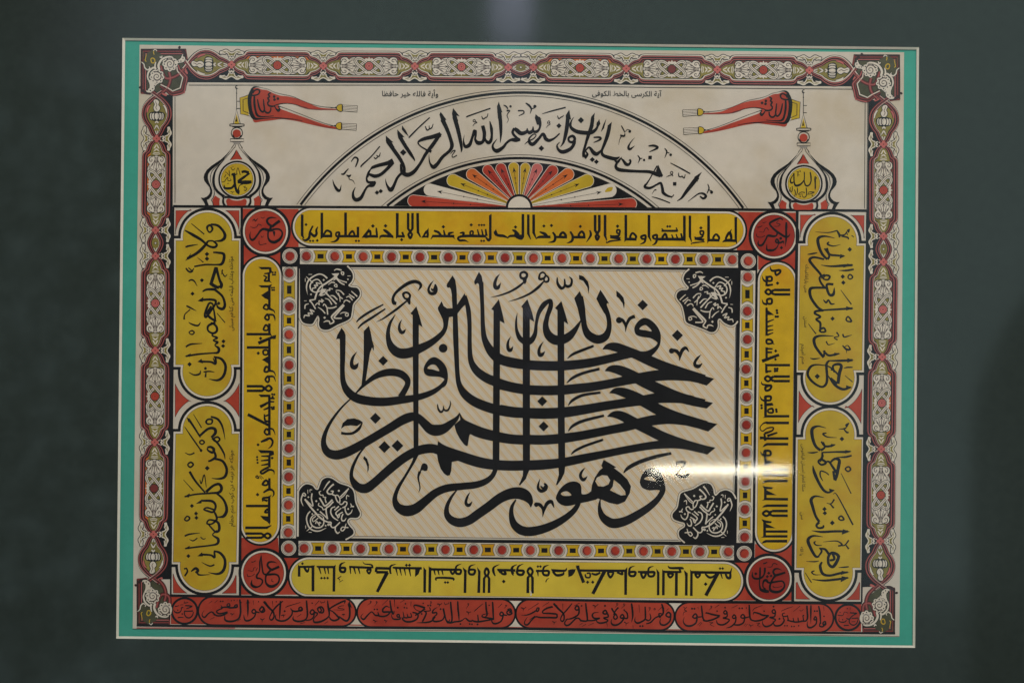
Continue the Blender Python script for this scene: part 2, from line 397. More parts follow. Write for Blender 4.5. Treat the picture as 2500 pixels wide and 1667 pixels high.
# ---------------------------------------------------------------- kufic bands
KUF = {}
def pill(key, a, b, r, m, label, horizontal):   # a, b: centres of the end arcs
    p = Part('kufic_band', None, label); KUF[key] = p
    d = (b[0]-a[0], b[1]-a[1]); ang = math.degrees(math.atan2(d[1], d[0]))
    def shape(R): return circ(a[0], a[1], R, 24, ang+90, ang+270)+circ(b[0], b[1], R, 24, ang-90, ang+90)
    p.poly(shape(r+10), 'black_ink', 4); p.poly(shape(r+5.2), 'white_paint', 5); p.poly(shape(r+.7), 'brown_ink', 6); p.poly(shape(r), m, 7)
pill('top', T1.p(1988, 1448), T3.p(455, 1470), 40.5, 'yellow_deep', 'long yellow kufic band with upright strokes above the bead border', 1)
pill('bottom', T6.p(1972, 890), T8.p(435, 917), 42.5, 'yellow_light', 'long yellow kufic band written upside down below the bead border', 1)
pill('left', T4.p(1672, 378), T6.p(1660, 556), 42, 'yellow_deep', 'narrow yellow kufic column between the bead border and the crossed lam alif panel', 0)
pill('right', T5.p(777, 412), T8.p(759, 605), 42, 'yellow_deep', 'narrow yellow kufic column crossed by the bright reflection', 0)

# ---------------------------------------------------------------- bead borders
def bead(p, x, y, r=15.5, core=11):
    b = Part('bead', p); 
    ring(b, x, y, r, 1.0, 'black_ink', 9, 32); ring(b, x, y, core+1.4, .9, 'black_ink', 9, 28)
    b.poly(circ(x, y, core, 24), 'red_dark' if random.random() < .5 else 'red_paint', 9)
    a = random.uniform(140, 220)
    b.poly(circ(x, y, core-1, 14, a-75, a+75)+circ(x+2.6*math.cos(math.radians(a+180)), y+2.6*math.sin(math.radians(a+180)), core-1.6, 14, a+70, a-70), 'border_red', 10)
    ribbon(b, [(*q, w) for q, w in zip(circ(x, y, core-3, 6, a+150, a+215), (.3, 1.1, 1.5, 1.5, 1.1, .3))], 'border_pink', 10)
def lozenge(p, x, y, lx, ly, along):   # along: 0 horizontal band, 1 vertical
    b = Part('lozenge', p)
    def g(u, v): return (x+u*lx, y+v*ly) if not along else (x+v*lx, y+u*ly)
    pts = [g(-1, -1), g(1, -1)]+[g(1-.30*math.sin(math.pi*t/8), -1+2*t/8) for t in range(1, 8)]+[g(1, 1), g(-1, 1)]+[g(-1+.30*math.sin(math.pi*t/8), 1-2*t/8) for t in range(1, 8)]
    b.poly(pts, 'yellow_deep' if random.random() < .5 else 'yellow_paint', 8); line(b, pts, 1.1, 'black_ink', 9, closed=True)
    sx = .42
    q = [g(-sx, -.40), g(sx, -.40), g(sx, .40), g(-sx, .40)]
    b.poly(q, 'black_ink', 9)
def band(a, b, n, corners, along, pos=None, label=None):
    p = Part('bead_border', None, label)
    p.poly(corners, 'white_paint', 4)
    line(p, corners, 1.4, 'black_ink', 5, closed=True)
    if pos is None: pos = [lerp(a, b, i/(n-1)) for i in range(n)]
    for q in pos: bead(p, *q)
    for q, r in zip(pos, pos[1:]):
        m = lerp(q, r, .5); L_ = math.dist(q, r)/2-17
        if along: lozenge(p, m[0], m[1], 13.5, L_, 1)
        else: lozenge(p, m[0], m[1], L_, 14, 0)
    return p
bk = Part('black_rule')           # black ground behind and around the bead borders
bk.poly([T4.p(1788, 190), T5.p(652, 212), T8.p(632, 800), T6.p(1778, 768)], 'black_ink', 3,
        [[T4.p(1920, 318), T5.p(518, 340), T8.p(500, 668), T6.p(1910, 640)]])
band(T4.p(1955, 250), T5.p(490, 272), 16, [T4.p(1914, 199), T5.p(527, 226), T5.p(527, 325), T4.p(1914, 302)], 0, label='bead border under the upper kufic band')
band(T6.p(1940, 707), T8.p(465, 730), 16, [T6.p(1905, 658), T8.p(501, 688), T8.p(501, 784), T6.p(1905, 753)], 0, label='bead border above the lower kufic band')
band(None, None, 0, [T4.p(1800, 318), T4.p(1898, 318), T6.p(1890, 643), T6.p(1788, 643)], 1,
     [T4.p(1846, 357), T4.p(1846, 570), T4.p(1843, 750), T4.p(1845, 943), T4.p(1845, 1120), T4.p(1843, 1297), T4.p(1844, 1473), T6.p(1842, 252), T6.p(1840, 431), T6.p(1839, 607)], label='bead border beside the dark left kufic column')
band(None, None, 0, [T5.p(543, 342), T5.p(640, 342), T8.p(620, 672), T8.p(516, 672)], 1,
     [T5.p(588, 383), T5.p(586, 600), T5.p(586, 780), T5.p(578, 970), T5.p(582, 1147), T5.p(580, 1325), T5.p(578, 1502), T8.p(573, 280), T8.p(571, 459), T8.p(569, 636)], label='bead border crossed by the bright reflection')
for q in (T4.p(1850, 250), T5.p(592, 281), T6.p(1842, 706), T8.p(567, 740)):
    cs = Part('corner_boss'); cs.poly(circ(*q, 18.5, 32), 'white_paint', 8); bead(cs, *q, r=16, core=11.5)

# ---------------------------------------------------------------- bottom strip of red cartouches
st = Part('red_strip')
st.poly([T6.p(1092, 1015), T7.p(0, 1027), T7.p(1200, 1034), T8.p(0, 1051), T8.p(1314, 1060), T8.p(1312, 1238), T8.p(0, 1228), T7.p(1200, 1212), T6.p(2352, 1200), T6.p(1090, 1190)], 'red_paint', 3)
for x, y, t in ((2276, 1110, T6), (1196, 1125, T7), (121, 1140, T8)):
    st.poly([t.p(x-52, y-84), t.p(x+52, y-82), t.p(x+6, y), t.p(x+52, y+84), t.p(x-52, y+82), t.p(x-6, y)], 'white_paint', 4)
RED = {}
def redcart(key, a, b, r, label):
    p = Part('red_cartouche', None, label); RED[key] = p
    ang = math.degrees(math.atan2(b[1]-a[1], b[0]-a[0]))
    def shape(R): return circ(a[0], a[1], R, 22, ang+90, ang+270)+circ(b[0], b[1], R, 22, ang-90, ang+90)
    p.poly(shape(r+5), 'black_ink', 6); p.poly(shape(r+.4), 'red_paint', 7)
redcart('1', T6.p(1356, 1106), T6.p(2180, 1113), 32, 'red cartouche next to the hourglass gap and beside the dark corner scroll')
redcart('2', T7.p(280, 1117), T7.p(1105, 1123), 32.5, 'red cartouche holding the dense line under the first upright strokes')
redcart('3', T7.p(1292, 1124), T7.p(2120, 1137), 32.5, 'red cartouche under the small chip in the yellow band')
redcart('4', T8.p(218, 1143), T8.p(1044, 1151), 32.5, 'red cartouche beside the small name medallion under the olive corner scroll')
for key, q, r, lb in (('sl', T6.p(1178, 1106), 28.5, 'small red name medallion at the start of the dark left strip'), ('sr', T8.p(1230, 1147), 28.5, 'small red name medallion beside the olive corner scroll')):
    p = Part('name_medallion', None, lb); MED[key] = p
    p.poly(circ(*q, r+5.5, 40), 'black_ink', 6); p.poly(circ(*q, r, 40), 'red_paint', 7)
# ---------------------------------------------------------------- centre field: hatched ground, corner spandrels, the large calligraphy
kc = 3.92
A, B, CC, D = Tile(760, 640, kc), Tile(1220, 640, kc), Tile(760, 960, kc), Tile(1220, 960, kc)
def hatch_mat():
    m = mat('hatched_ground', (172, 160, 140), .04, 60, .75, .15); nt = m.node_tree; N = nt.nodes.new; L = nt.links.new
    b = nt.nodes['Principled BSDF']; src = b.inputs['Base Color'].links[0].from_socket
    tc = N('ShaderNodeTexCoord'); sp = N('ShaderNodeSeparateXYZ'); L(tc.outputs['Object'], sp.inputs[0])
    def M(op, a, c=None):
        n = N('ShaderNodeMath'); n.operation = op
        for i, q in enumerate((a, c)):
            if q is None: continue
            if isinstance(q, (int, float)): n.inputs[i].default_value = q
            else: L(q, n.inputs[i])
        return n.outputs[0]
    th = math.radians(HATCH_A); d = M('ADD', M('MULTIPLY', sp.outputs[0], math.sin(th)/U), M('MULTIPLY', sp.outputs[1], math.cos(th)/U))
    nz = N('ShaderNodeTexNoise'); nz.inputs['Scale'].default_value = 22; nz.inputs['Detail'].default_value = 2; L(tc.outputs['Object'], nz.inputs['Vector'])
    d = M('ADD', d, M('MULTIPLY', nz.outputs['Fac'], 6.0))
    def lines(off, w, amp):
        f = M('FRACT', M('ADD', M('DIVIDE', d, HATCH_P), off))
        t = M('ABSOLUTE', M('SUBTRACT', f, .5))
        r = N('ShaderNodeMapRange'); r.interpolation_type = 'SMOOTHSTEP'; L(t, r.inputs['Value'])
        r.inputs['From Min'].default_value = w; r.inputs['From Max'].default_value = w*.45; r.inputs['To Min'].default_value = 0; r.inputs['To Max'].default_value = amp
        return r.outputs[0]
    r = N('ShaderNodeMapRange'); n2 = N('ShaderNodeTexNoise'); n2.inputs['Scale'].default_value = 9; n2.inputs['Detail'].default_value = 4; L(tc.outputs['Object'], n2.inputs['Vector'])
    L(n2.outputs['Fac'], r.inputs['Value']); r.inputs['From Min'].default_value = .3; r.inputs['From Max'].default_value = .7; r.inputs['To Min'].default_value = .75; r.inputs['To Max'].default_value = 1.1
    fac = M('MULTIPLY', M('MAXIMUM', M('MAXIMUM', lines(0, .068, .95), lines(.26, .055, .8)), lines(.13, .19, .20)), r.outputs[0])
    mx = N('ShaderNodeMix'); mx.data_type = 'RGBA'; L(fac, mx.inputs[0]); L(src, mx.inputs[6]); mx.inputs[7].default_value = (*[lin(v)/E0 for v in (172, 136, 70)], 1)
    L(mx.outputs[2], b.inputs['Base Color'])
HATCH_A, HATCH_P = 49.3, 16.6
hatch_mat()
cp = Part('calligraphy_field')
FQ = [A.p(-115, 62), B.p(2258, 88), D.p(2235, 1402), CC.p(-140, 1368)]
cp.poly(FQ, 'white_paint', 3.5)
cp.poly([A.p(-95, 72), B.p(2248, 92), D.p(2228, 1392), CC.p(-122, 1362)], 'hatched_ground', 4)
line(cp, [A.p(-103, 62), A.p(400, 64), A.p(1300, 72), B.p(1000, 82), B.p(1770, 90)], 1.1, 'black_ink', 5)
line(cp, [CC.p(350, 1364), CC.p(1300, 1376), D.p(900, 1396), D.p(1710, 1402)], 1.1, 'black_ink', 5)
line(cp, [T4.p(1921, 680), T6.p(1914, 330)], 1.1, 'black_ink', 5)
line(cp, [B.p(2256, 620), D.p(2234, 940)], 1.1, 'black_ink', 5)
SPAN = {}
def spandrel(key, edge, corner, label):
    p = Part('corner_spandrel', cp, label); SPAN[key] = p
    e = cr(edge, 5)
    p.poly(e+corner, 'black_ink', 7)
    ribbon(p, [(*q, 7.2) for q in e], 'white_paint', 6, smooth=False)
    ribbon(p, [(*q, 9.4) for q in e], 'black_ink', 5.5, smooth=False)
spandrel('TL', A.pts('340,42 385,90 400,140 385,185 355,222 385,240 440,248 466,290 455,335 402,400 388,480 365,545 250,600 165,645 100,640 74,600 78,540 62,512 40,545 10,590')+T4.pts('1955,680 1930,668 1916,640'), T4.pts('1912,318'), 'black lobed corner below a lamp black boss at the dark side of the field')
spandrel('TR', B.pts('1818,72 1775,110 1758,160 1778,205 1808,240 1790,266 1740,268 1700,295 1695,345 1745,415 1768,500 1785,572 1850,604 1950,640 2015,668 2060,660 2086,615 2085,560 2108,540 2150,580 2210,606 2250,590 2272,560'), B.pts('2280,72'), None)
spandrel('BL', CC.pts('325,1392 395,1350 402,1310 362,1260 345,1222 372,1190 440,1188 467,1150 445,1098 420,1035 405,940 362,892 270,860 200,815 148,805 104,830 82,880 66,918 40,915 8,880 -50,868 -95,900')+T6.pts('1908,345'), T6.pts('1906,655'), None)
spandrel('BR', D.pts('1775,1422 1722,1372 1718,1315 1770,1275 1765,1238 1722,1225 1664,1200 1655,1152 1702,1090 1720,1000 1742,950 1850,915 1945,862 2010,865 2042,912 2050,960 2070,976 2110,940 2165,925 2220,950 2255,1010'), D.pts('2250,1428'), None)

cal = Part('large_calligraphy', cp)
INK = 'black_ink'
draw(cal, A, '''
r 300,690,58 301,800,54 300,920,50 298,1040,46 308,1150,54 350,1235,74 430,1298,84 560,1328,84 700,1335,82 850,1318,76 1000,1296,64 1130,1256,54 1220,1205,42 1278,1140,28 1296,1085,16
p 290,628 318,665 328,700 329,790 275,790 272,735 256,733 238,740 248,700
p 552,608 570,670 582,740 600,800 597,852 582,815 562,870 545,980 520,1140 502,1198 478,1198 496,1030 502,900 502,660
r 372,1308,16 430,1250,16 500,1178,30 600,1100,50 690,1062,66 780,1052,72 860,1070,72 915,1118,62 922,1165,52 895,1225,54 855,1290,60
r 480,1200,14 500,1170,20 515,1140,20
r 1285,520,70 1287,580,48 1278,640,42 1240,695,50 1150,768,64 1040,825,82 930,868,96 840,868,94 775,820,78 742,750,52 735,670,38 752,590,28 780,540,18 806,498,3
p 1247,373 1268,420 1300,442 1350,440 1395,408 1440,340 1468,297 1482,340 1490,420 1470,410 1440,440 1400,492 1370,518 1310,528 1252,535 1215,460 1211,436
r 1474,320,26 1492,400,40 1506,480,46 1515,600,40 1516,800,42 1526,930,52 1568,1020,72 1640,1085,84 1740,1135,90 1900,1188,90 2056,1216,92
p 1352,127 1378,170 1390,245 1393,300 1342,300 1336,258 1322,240 1310,248 1294,232 1300,205
r 1366,240,48 1370,350,48 1377,500,46 1382,700,52 1390,900,46 1400,1080,44 1420,1180,54 1470,1262,78 1560,1332,90 1680,1382,94 1800,1415,96 1930,1435,99 2056,1440,101
p 1604,92 1632,135 1650,250 1650,320 1612,320 1605,215 1592,200 1567,218 1558,190 1562,176
r 1625,190,46 1632,320,40 1638,450,38 1642,600,42 1655,720,54 1690,805,72 1740,875,90 1810,928,94 1920,962,92 2056,980,92
p 1795,355 1830,490 1851,588 1806,562 1806,1000 1803,1500 1800,1984 1735,1984 1738,1500 1742,900 1744,462 1722,450
p 1006,422 1040,530 1065,622 1030,600 1027,1200 1026,1852 980,1852 975,1300 970,700 970,505 948,492
s 1075,1020 1095,968 1130,925 1180,907 1240,938 1290,1000 1308,1080 1298,1160 1262,1200 1255,1180 1284,1145 1270,1115 1220,1096 1130,1090 1088,1068|1112,1015 1145,982 1190,985 1225,1040 1165,1026
c 1262,823,42
d 688,943,47 614,1492,53 2210,1330,48
r 432,574,10 470,535,22 560,475,24 690,405,14
r 446,636,10 490,590,22 590,525,24 710,446,14
r 815,395,30 790,388,36 782,350,28 800,305,26 850,255,30 920,207,34 985,186,34 1035,200,30 1048,232,26 1020,276,3
o 880,305,24 915,290,22 945,318,22 930,352,24 895,345,20
p 905,350 950,335 950,400 935,408 918,380
r 925,362,16 830,440,24 740,505,20 680,545,14 624,571,3
o 1185,1357,1 1186,1358,1 1186,1357,1
r 1208,1358,10 1216,1405,18 1240,1432,20 1262,1415,16 1265,1375,10
r 1265,1400,12 1285,1418,18 1312,1410,18 1332,1360,12 1330,1330,6
r 1806,112,2 1775,150,22 1757,200,32 1762,240,38 1788,242,36 1815,196,2
r 869,548,2 848,585,18 842,630,28 858,668,34 882,668,30 906,638,2
r 438,855,2 402,905,24 386,960,34 396,1000,42 425,1000,44 453,962,2
r 1911,710,2 1886,755,20 1880,805,30 1892,840,34 1912,838,30 1932,802,2
r 2224,757,2 2194,800,20 2178,850,30 2188,888,36 2212,880,32 2238,850,2
r 1172,176,2 1140,215,18 1122,262,24 1140,298,30 1180,295,36 1195,255,32 1185,210,14
r 1190,220,24 1180,255,26 1160,268,22 1148,250,8
''', INK, 8)
draw(cal, B, '''
p 265,354 310,480 332,572 288,545 290,1000 290,1500 290,1980 222,1980 220,1500 220,900 221,440 205,425
p 590,372 630,500 656,596 617,568 618,900 622,1500 628,1960 562,1960 556,1500 553,900 552,458 528,440
r 168,488,4 158,560,20 160,640,28 185,715,44 222,752,52 262,768,56 305,745,54 340,680,40 350,590,30 372,490,38 420,410,50 470,372,38 488,376,40 486,430,46 455,520,44 440,610,56 462,690,78 520,740,92 590,745,86 660,712,78 715,655,52 755,595,28 775,560,12
p 765,277 785,320 808,420 815,520 775,570 745,440 713,345
r 765,330,64 785,430,62 800,540,52 815,630,58 855,700,78 935,738,84 1005,715,76 1040,655,54 1048,580,44 1030,490,46 985,400,64 965,340,60
p 963,264 1000,318 1048,398 1030,392 1024,402 1040,480 1000,490 924,350
s 1288,645 1300,598 1340,552 1385,533 1440,550 1500,605 1535,670 1541,740 1520,820 1440,905 1380,890 1310,862 1320,852 1400,850 1470,818 1506,782 1500,760 1440,726 1360,714 1305,692|1337,640 1365,610 1405,606 1455,660 1390,650
r 0,932,92 120,958,92 253,980,92 420,990,92 590,990,92 760,976,88 900,955,84 1050,922,80 1180,892,76 1290,875,60
r 985,832,6 1040,808,60 1110,812,86 1200,842,88 1310,885,90 1420,935,96 1550,990,96 1700,1042,96 1850,1088,92 1960,1120,86
p 1800,1040 1950,1085 2052,1114 1980,1180 1900,1155 1780,1130
r 0,1170,90 120,1198,90 253,1218,92 420,1226,92 590,1222,92 750,1206,90 900,1188,86 1100,1152,84 1300,1112,92 1500,1085,104 1650,1080,98 1850,1100,80
r 1008,1040,6 1060,1020,60 1140,1030,88 1250,1075,98 1400,1155,104 1550,1225,104 1700,1285,98 1850,1328,90 1960,1352,84
p 1800,1280 1900,1313 2042,1345 1980,1400 1900,1378 1780,1360
r 0,1408,96 120,1430,98 253,1441,100 420,1446,104 590,1438,102 800,1410,92 1000,1375,86 1200,1345,86 1385,1318,94 1520,1298,98 1700,1298,96 1850,1318,80
r 1050,1250,6 1110,1232,60 1190,1246,88 1300,1290,98 1420,1355,104 1550,1425,104 1700,1482,98 1850,1525,90 1980,1560,84
p 1820,1486 2082,1547 1995,1619 1900,1590 1780,1560
r 648,922,8 700,880,26 790,842,28 900,800,24
r 642,1155,8 700,1105,28 800,1060,28 955,1020,26
r 655,1370,8 700,1318,28 800,1270,28 965,1246,24
d 1368,410,51 1700,700,54
c 1142,555,30
r 1130,545,30 1175,555,30 1205,610,22 1203,668,3
r 1294,518,34 1245,540,32 1215,595,24 1203,668,3
c 1645,848,26
r 1635,838,24 1690,850,34 1722,895,26 1718,942,3
r 1810,858,6 1780,820,30 1745,845,34 1728,895,24 1718,942,3
r 1929,883,2 1895,915,22 1868,955,28 1872,988,34 1905,995,36 1940,965,2
o 200,110,22 235,95,24 262,120,24 245,155,28 205,150,24
p 215,150 262,130 256,190 240,214 222,185
r 238,185,14 180,235,24 100,282,20 0,318,14 -85,337,3
o 385,115,18 415,98,18 440,125,16 420,155,22 380,160,24
o 425,150,16 445,130,18 468,155,18 460,185,22 430,185,18
r 425,180,12 370,240,28 290,300,22 190,345,16 80,379,3
r 550,145,10 555,205,26 590,250,30 622,225,22 620,160,14
r 615,205,16 645,232,30 680,220,26 690,170,20 665,140,8
p 758,122 800,135 845,185 858,240 850,305 838,240 800,180 760,165
p 1115,272 1150,298 1185,340 1196,390 1190,447 1176,395 1140,345 1118,330
''', INK, 8)
draw(cal, CC, '''
r 372,56,14 300,125,18 230,210,24 165,310,32 125,410,42 120,490,56 155,560,76 230,588,88 320,570,90 430,518,86 540,455,80 650,390,80 760,325,82 850,268,86 920,235,90 985,220,80 1035,240,74 1085,290,84 1140,340,98 1200,352,108 1270,335,90 1340,285,64 1395,235,36 1420,184,4
r 1420,184,4 1440,245,30 1480,300,80 1560,350,104 1640,380,104 1740,405,100 1900,435,92 2060,444,92
p 1368,300 1388,370 1420,432 1462,488 1482,503 1497,500 1504,460 1512,405 1560,330 1440,240
r 2060,688,96 1900,690,96 1740,680,98 1600,655,102 1450,608,100 1330,560,84 1260,510,44 1210,456,4
p 1200,560 1212,640 1238,720 1270,765 1300,786 1326,782 1340,740 1346,655 1420,640 1330,530 1212,460
r 1290,580,80 1180,530,86 1090,530,88 1000,555,86 900,608,86 800,682,86 700,768,84 610,848,84 530,905,90 460,900,82 410,855,64 384,795,38 392,720,32 425,640,26 465,570,20 512,515,12
r 1002,590,44 975,660,28 900,790,24 838,890,34 806,970,40 802,1030,54 835,1090,80 910,1122,104 1000,1100,98 1090,1030,84 1190,950,76 1300,905,74 1440,888,68 1570,874,66 1670,840,58 1735,785,46 1766,715,44
r 1395,920,12 1335,1000,28 1298,1085,40 1300,1160,58 1345,1212,76 1420,1235,86 1510,1212,86 1600,1150,88 1700,1080,90 1800,1005,94 1900,960,104 1990,953,114 2055,980,104 2095,1035,58 2101,1090,4
r 1958,1015,14 1920,1085,34 1915,1165,48 1938,1245,70 1995,1300,86 2065,1322,88
p 2030,720 2086,735 2050,820 1998,878 1985,874 2022,800
d 700,512,57 825,500,57
p 285,338 300,285 345,245 410,238 465,255 492,275 440,312 380,305 320,312
r 490,276,8 458,335,28 400,378,26 340,386,24 286,378,26
p 505,597 535,625 553,680 550,730 538,757 536,700 520,650 497,625
r 1520,942,2 1495,985,20 1480,1035,28 1490,1065,32 1515,1065,30 1542,1030,2
r 1208,104,10 1216,150,18 1240,178,20 1262,160,16 1265,120,10
r 1265,145,12 1285,165,18 1312,155,18 1332,105,12 1330,70,6
s 1062,675 1090,668 1113,690 1112,730 1088,742 1060,735 1035,770 1025,790 1045,720
r 1040,745,28 1024,800,20 1036,870,12 1040,910,12 1028,948,3
''', INK, 8)
draw(cal, D, '''
r 253,440,92 420,443,92 590,430,92 750,408,86 900,380,84 1050,350,82 1200,320,86 1350,280,94 1500,252,98 1650,245,95 1850,275,80
r 1030,221,6 1090,202,60 1170,216,88 1300,285,98 1420,345,98 1550,410,98 1700,465,94 1850,508,86 1970,538,80
p 1820,455 1900,484 2066,518 1985,586 1900,558 1780,530
r 253,688,96 420,680,96 590,662,88 800,620,82 1000,580,74 1200,540,72 1400,505,74 1550,488,80 1700,485,84 1850,505,84
p 560,690 628,680 620,760 590,820 552,875 537,877 566,775
p 222,720 282,720 252,815 196,878 184,876 224,780
r 190,1306,80 280,1320,88 390,1302,84 510,1258,76 620,1195,64 700,1130,54 745,1070,44 765,1020,30
s 540,985 575,915 640,858 710,840 765,860 782,905 786,960 840,958 885,935 940,1000 860,1030 790,1045 720,1062 640,1076 580,1058 545,1022|585,958 610,940 650,937 686,972 640,979 605,976
p 994,634 1050,665 1117,706 1092,712 1160,762 1222,822 1256,888 1245,952 1200,1032 1130,1062 1050,1046 980,1016 925,1000 870,960 884,870 912,800 955,735 985,712 972,690|915,840 930,805 980,780 1030,785 1057,830 1040,870 990,890 940,885|1092,825 1150,870 1200,935 1205,970 1160,975 1055,925 1082,890
r 962,1010,10 955,1090,34 980,1170,64 1035,1222,86 1100,1242,92 1210,1216,84 1330,1152,76 1440,1078,66 1520,1000,54 1560,920,42
s 1342,835 1362,775 1400,732 1450,714 1515,725 1555,785 1585,890 1580,950 1545,1010 1540,990 1547,955 1535,930 1500,922 1430,926 1370,905 1346,872|1383,818 1415,796 1460,797 1495,838 1440,833
r 655,362,8 700,310,28 800,262,30 998,212,24
r 683,584,8 722,548,24 820,500,26 990,442,24
r 1185,760,10 1235,708,36 1350,650,38 1500,603,36 1642,572,26
d 420,315,49
r 820,710,2 790,740,20 772,780,28 784,815,32 808,822,32 840,790,2
r 386,815,2 372,860,18 368,905,28 395,932,34 435,918,34 446,885,30 425,858,16
r 440,880,22 420,905,20 400,895,18 392,880,6
c 350,1062,22
r 340,1052,24 385,1065,34 415,1110,26 410,1182,3
r 520,1092,6 495,1035,34 455,1050,36 428,1105,26 410,1182,3
r 1690,692,8 1700,662,24 1745,655,22 1772,662,22 1752,700,16 1705,748,16 1698,775,22 1735,795,26 1790,785,30 1815,755,8
''', INK, 8)
# ---------------------------------------------------------------- ornamental border
class Along(Tile):                # design window laid from a node a towards b; +Y points to the inside of the sheet
    def __init__(s, a, b, inward, ln, k=7.84):
        s.a, s.k = a, k; d = math.dist(a, b); s.e = ((b[0]-a[0])/d, (b[1]-a[1])/d); s.sx = d/ln
        n = (-s.e[1], s.e[0]); s.n = n if n[0]*inward[0]+n[1]*inward[1] > 0 else (-n[0], -n[1])
    def p(s, x, y):
        u, v = x*s.sx, y/s.k
        return (s.a[0]+s.e[0]*u+s.n[0]*v, s.a[1]+s.e[1]*u+s.n[1]*v)
def mir(txt, fx=None, fy=False):  # mirror design points: x -> fx - x, y -> -y
    out = []
    for w in txt.split():
        v = w.split(',')
        if fx is not None: v[0] = str(fx-float(v[0]))
        if fy: v[1] = str(-float(v[1]))
        out.append(','.join(v))
    return ' '.join(out)
def shift(txt, dx, dy, w=None):
    out = []
    for t in txt.split():
        v = [float(q) for q in t.split(',')]; v[0] += dx; v[1] += dy
        if w is not None: v = v[:2]+[w*(v[2]/118 if len(v) > 2 else 1)]
        out.append(','.join('%g' % q for q in v))
    return ' '.join(out)
def moulded(p, t, path):          # a red moulding with dark edges; on the upper band a light line runs along its outer side
    draw(p, t, 'r '+path, 'black_ink', 6)
    side = abs(t.e[1]) > .7
    draw(p, t, 'r '+shift(path, 0, 0 if side else 10, 82 if side else 68), 'border_red', 7)
    draw(p, t, 'r '+shift(path, 0, 0 if side else 14, 24), 'black_ink', 8)
    if side:
        draw(p, t, 'r '+shift(path, 0, -25, 11), 'border_pink', 8); draw(p, t, 'r '+shift(path, 0, 25, 11), 'border_pink', 8)
        draw(p, t, 'r '+shift(path, 0, -50, 9), 'white_paint', 8)
    else:
        draw(p, t, 'r '+shift(path, 0, 34, 13), 'border_pink', 8); draw(p, t, 'r '+shift(path, 0, -8, 13), 'border_pink', 8)
        draw(p, t, 'r '+shift(path, 0, -38, 20), 'white_paint', 8)
def white_on(p, t, txt, grow=16, m='white_paint', L=8):   # white ribbons with a dark edge
    for row in txt.replace('\n', ';').split(';'):
        row = row.strip()
        if not row: continue
        pts = [[float(q) for q in w.split(',')] for w in row[1:].split()]
        draw(p, t, row[0]+' '+' '.join('%g,%g,%g' % (a, b, c+grow) for a, b, c in pts), 'black_ink', L)
        draw(p, t, row, m, L+1)
HALF = '0,0,70 60,-66,80 130,-118,90 205,-145,100 245,-162,108 266,-192,114 292,-217,118 335,-229,118 440,-232,118'
QUARTER_KNOT = 'r -30,-50,50 -105,-108,50 -170,-142,50 -232,-140,50 -258,-100,50 -228,-42,50 -165,14,50 -80,84,50'
LEAF = 's 330,-14 345,-60 338,-110 360,-150 410,-166 460,-156 490,-128 535,-150 590,-165 655,-158 640,-125 668,-95 640,-62 604,-42 640,-16 690,0 640,16 604,42 640,62 668,95 640,125 655,158 590,165 535,150 490,128 460,156 410,166 360,150 338,110 345,60 330,14'
LEAFLINES = 'r 345,-70,12 372,-125,14 425,-128,14 440,-95,12 412,-80,12 398,-98,8; r 345,70,12 372,125,14 425,128,14 440,95,12 412,80,12 398,98,8; r 350,-12,8 440,-40,12 520,-95,12 600,-120,5; r 350,12,8 440,40,12 520,95,12 600,120,5; r 360,0,8 480,0,13 640,0,6; r 400,-20,6 500,-38,12 590,-60,6; r 400,20,6 500,38,12 590,60,6; r 520,-130,8 575,-135,10 630,-140,6; r 520,130,8 575,135,10 630,140,6; r 575,-95,8 615,-92,10 650,-96,5; r 575,95,8 615,92,10 650,96,5; r 470,-60,6 500,-66,12 530,-84,5; r 470,60,6 500,66,12 530,84,5; r 335,-34,10 470,-14,9; r 335,34,10 470,14,9; r 560,-30,5 600,-8,11 650,-30,5; r 560,30,5 600,8,11 650,30,5; r 490,-150,6 505,-118,10; r 490,150,6 505,118,10'
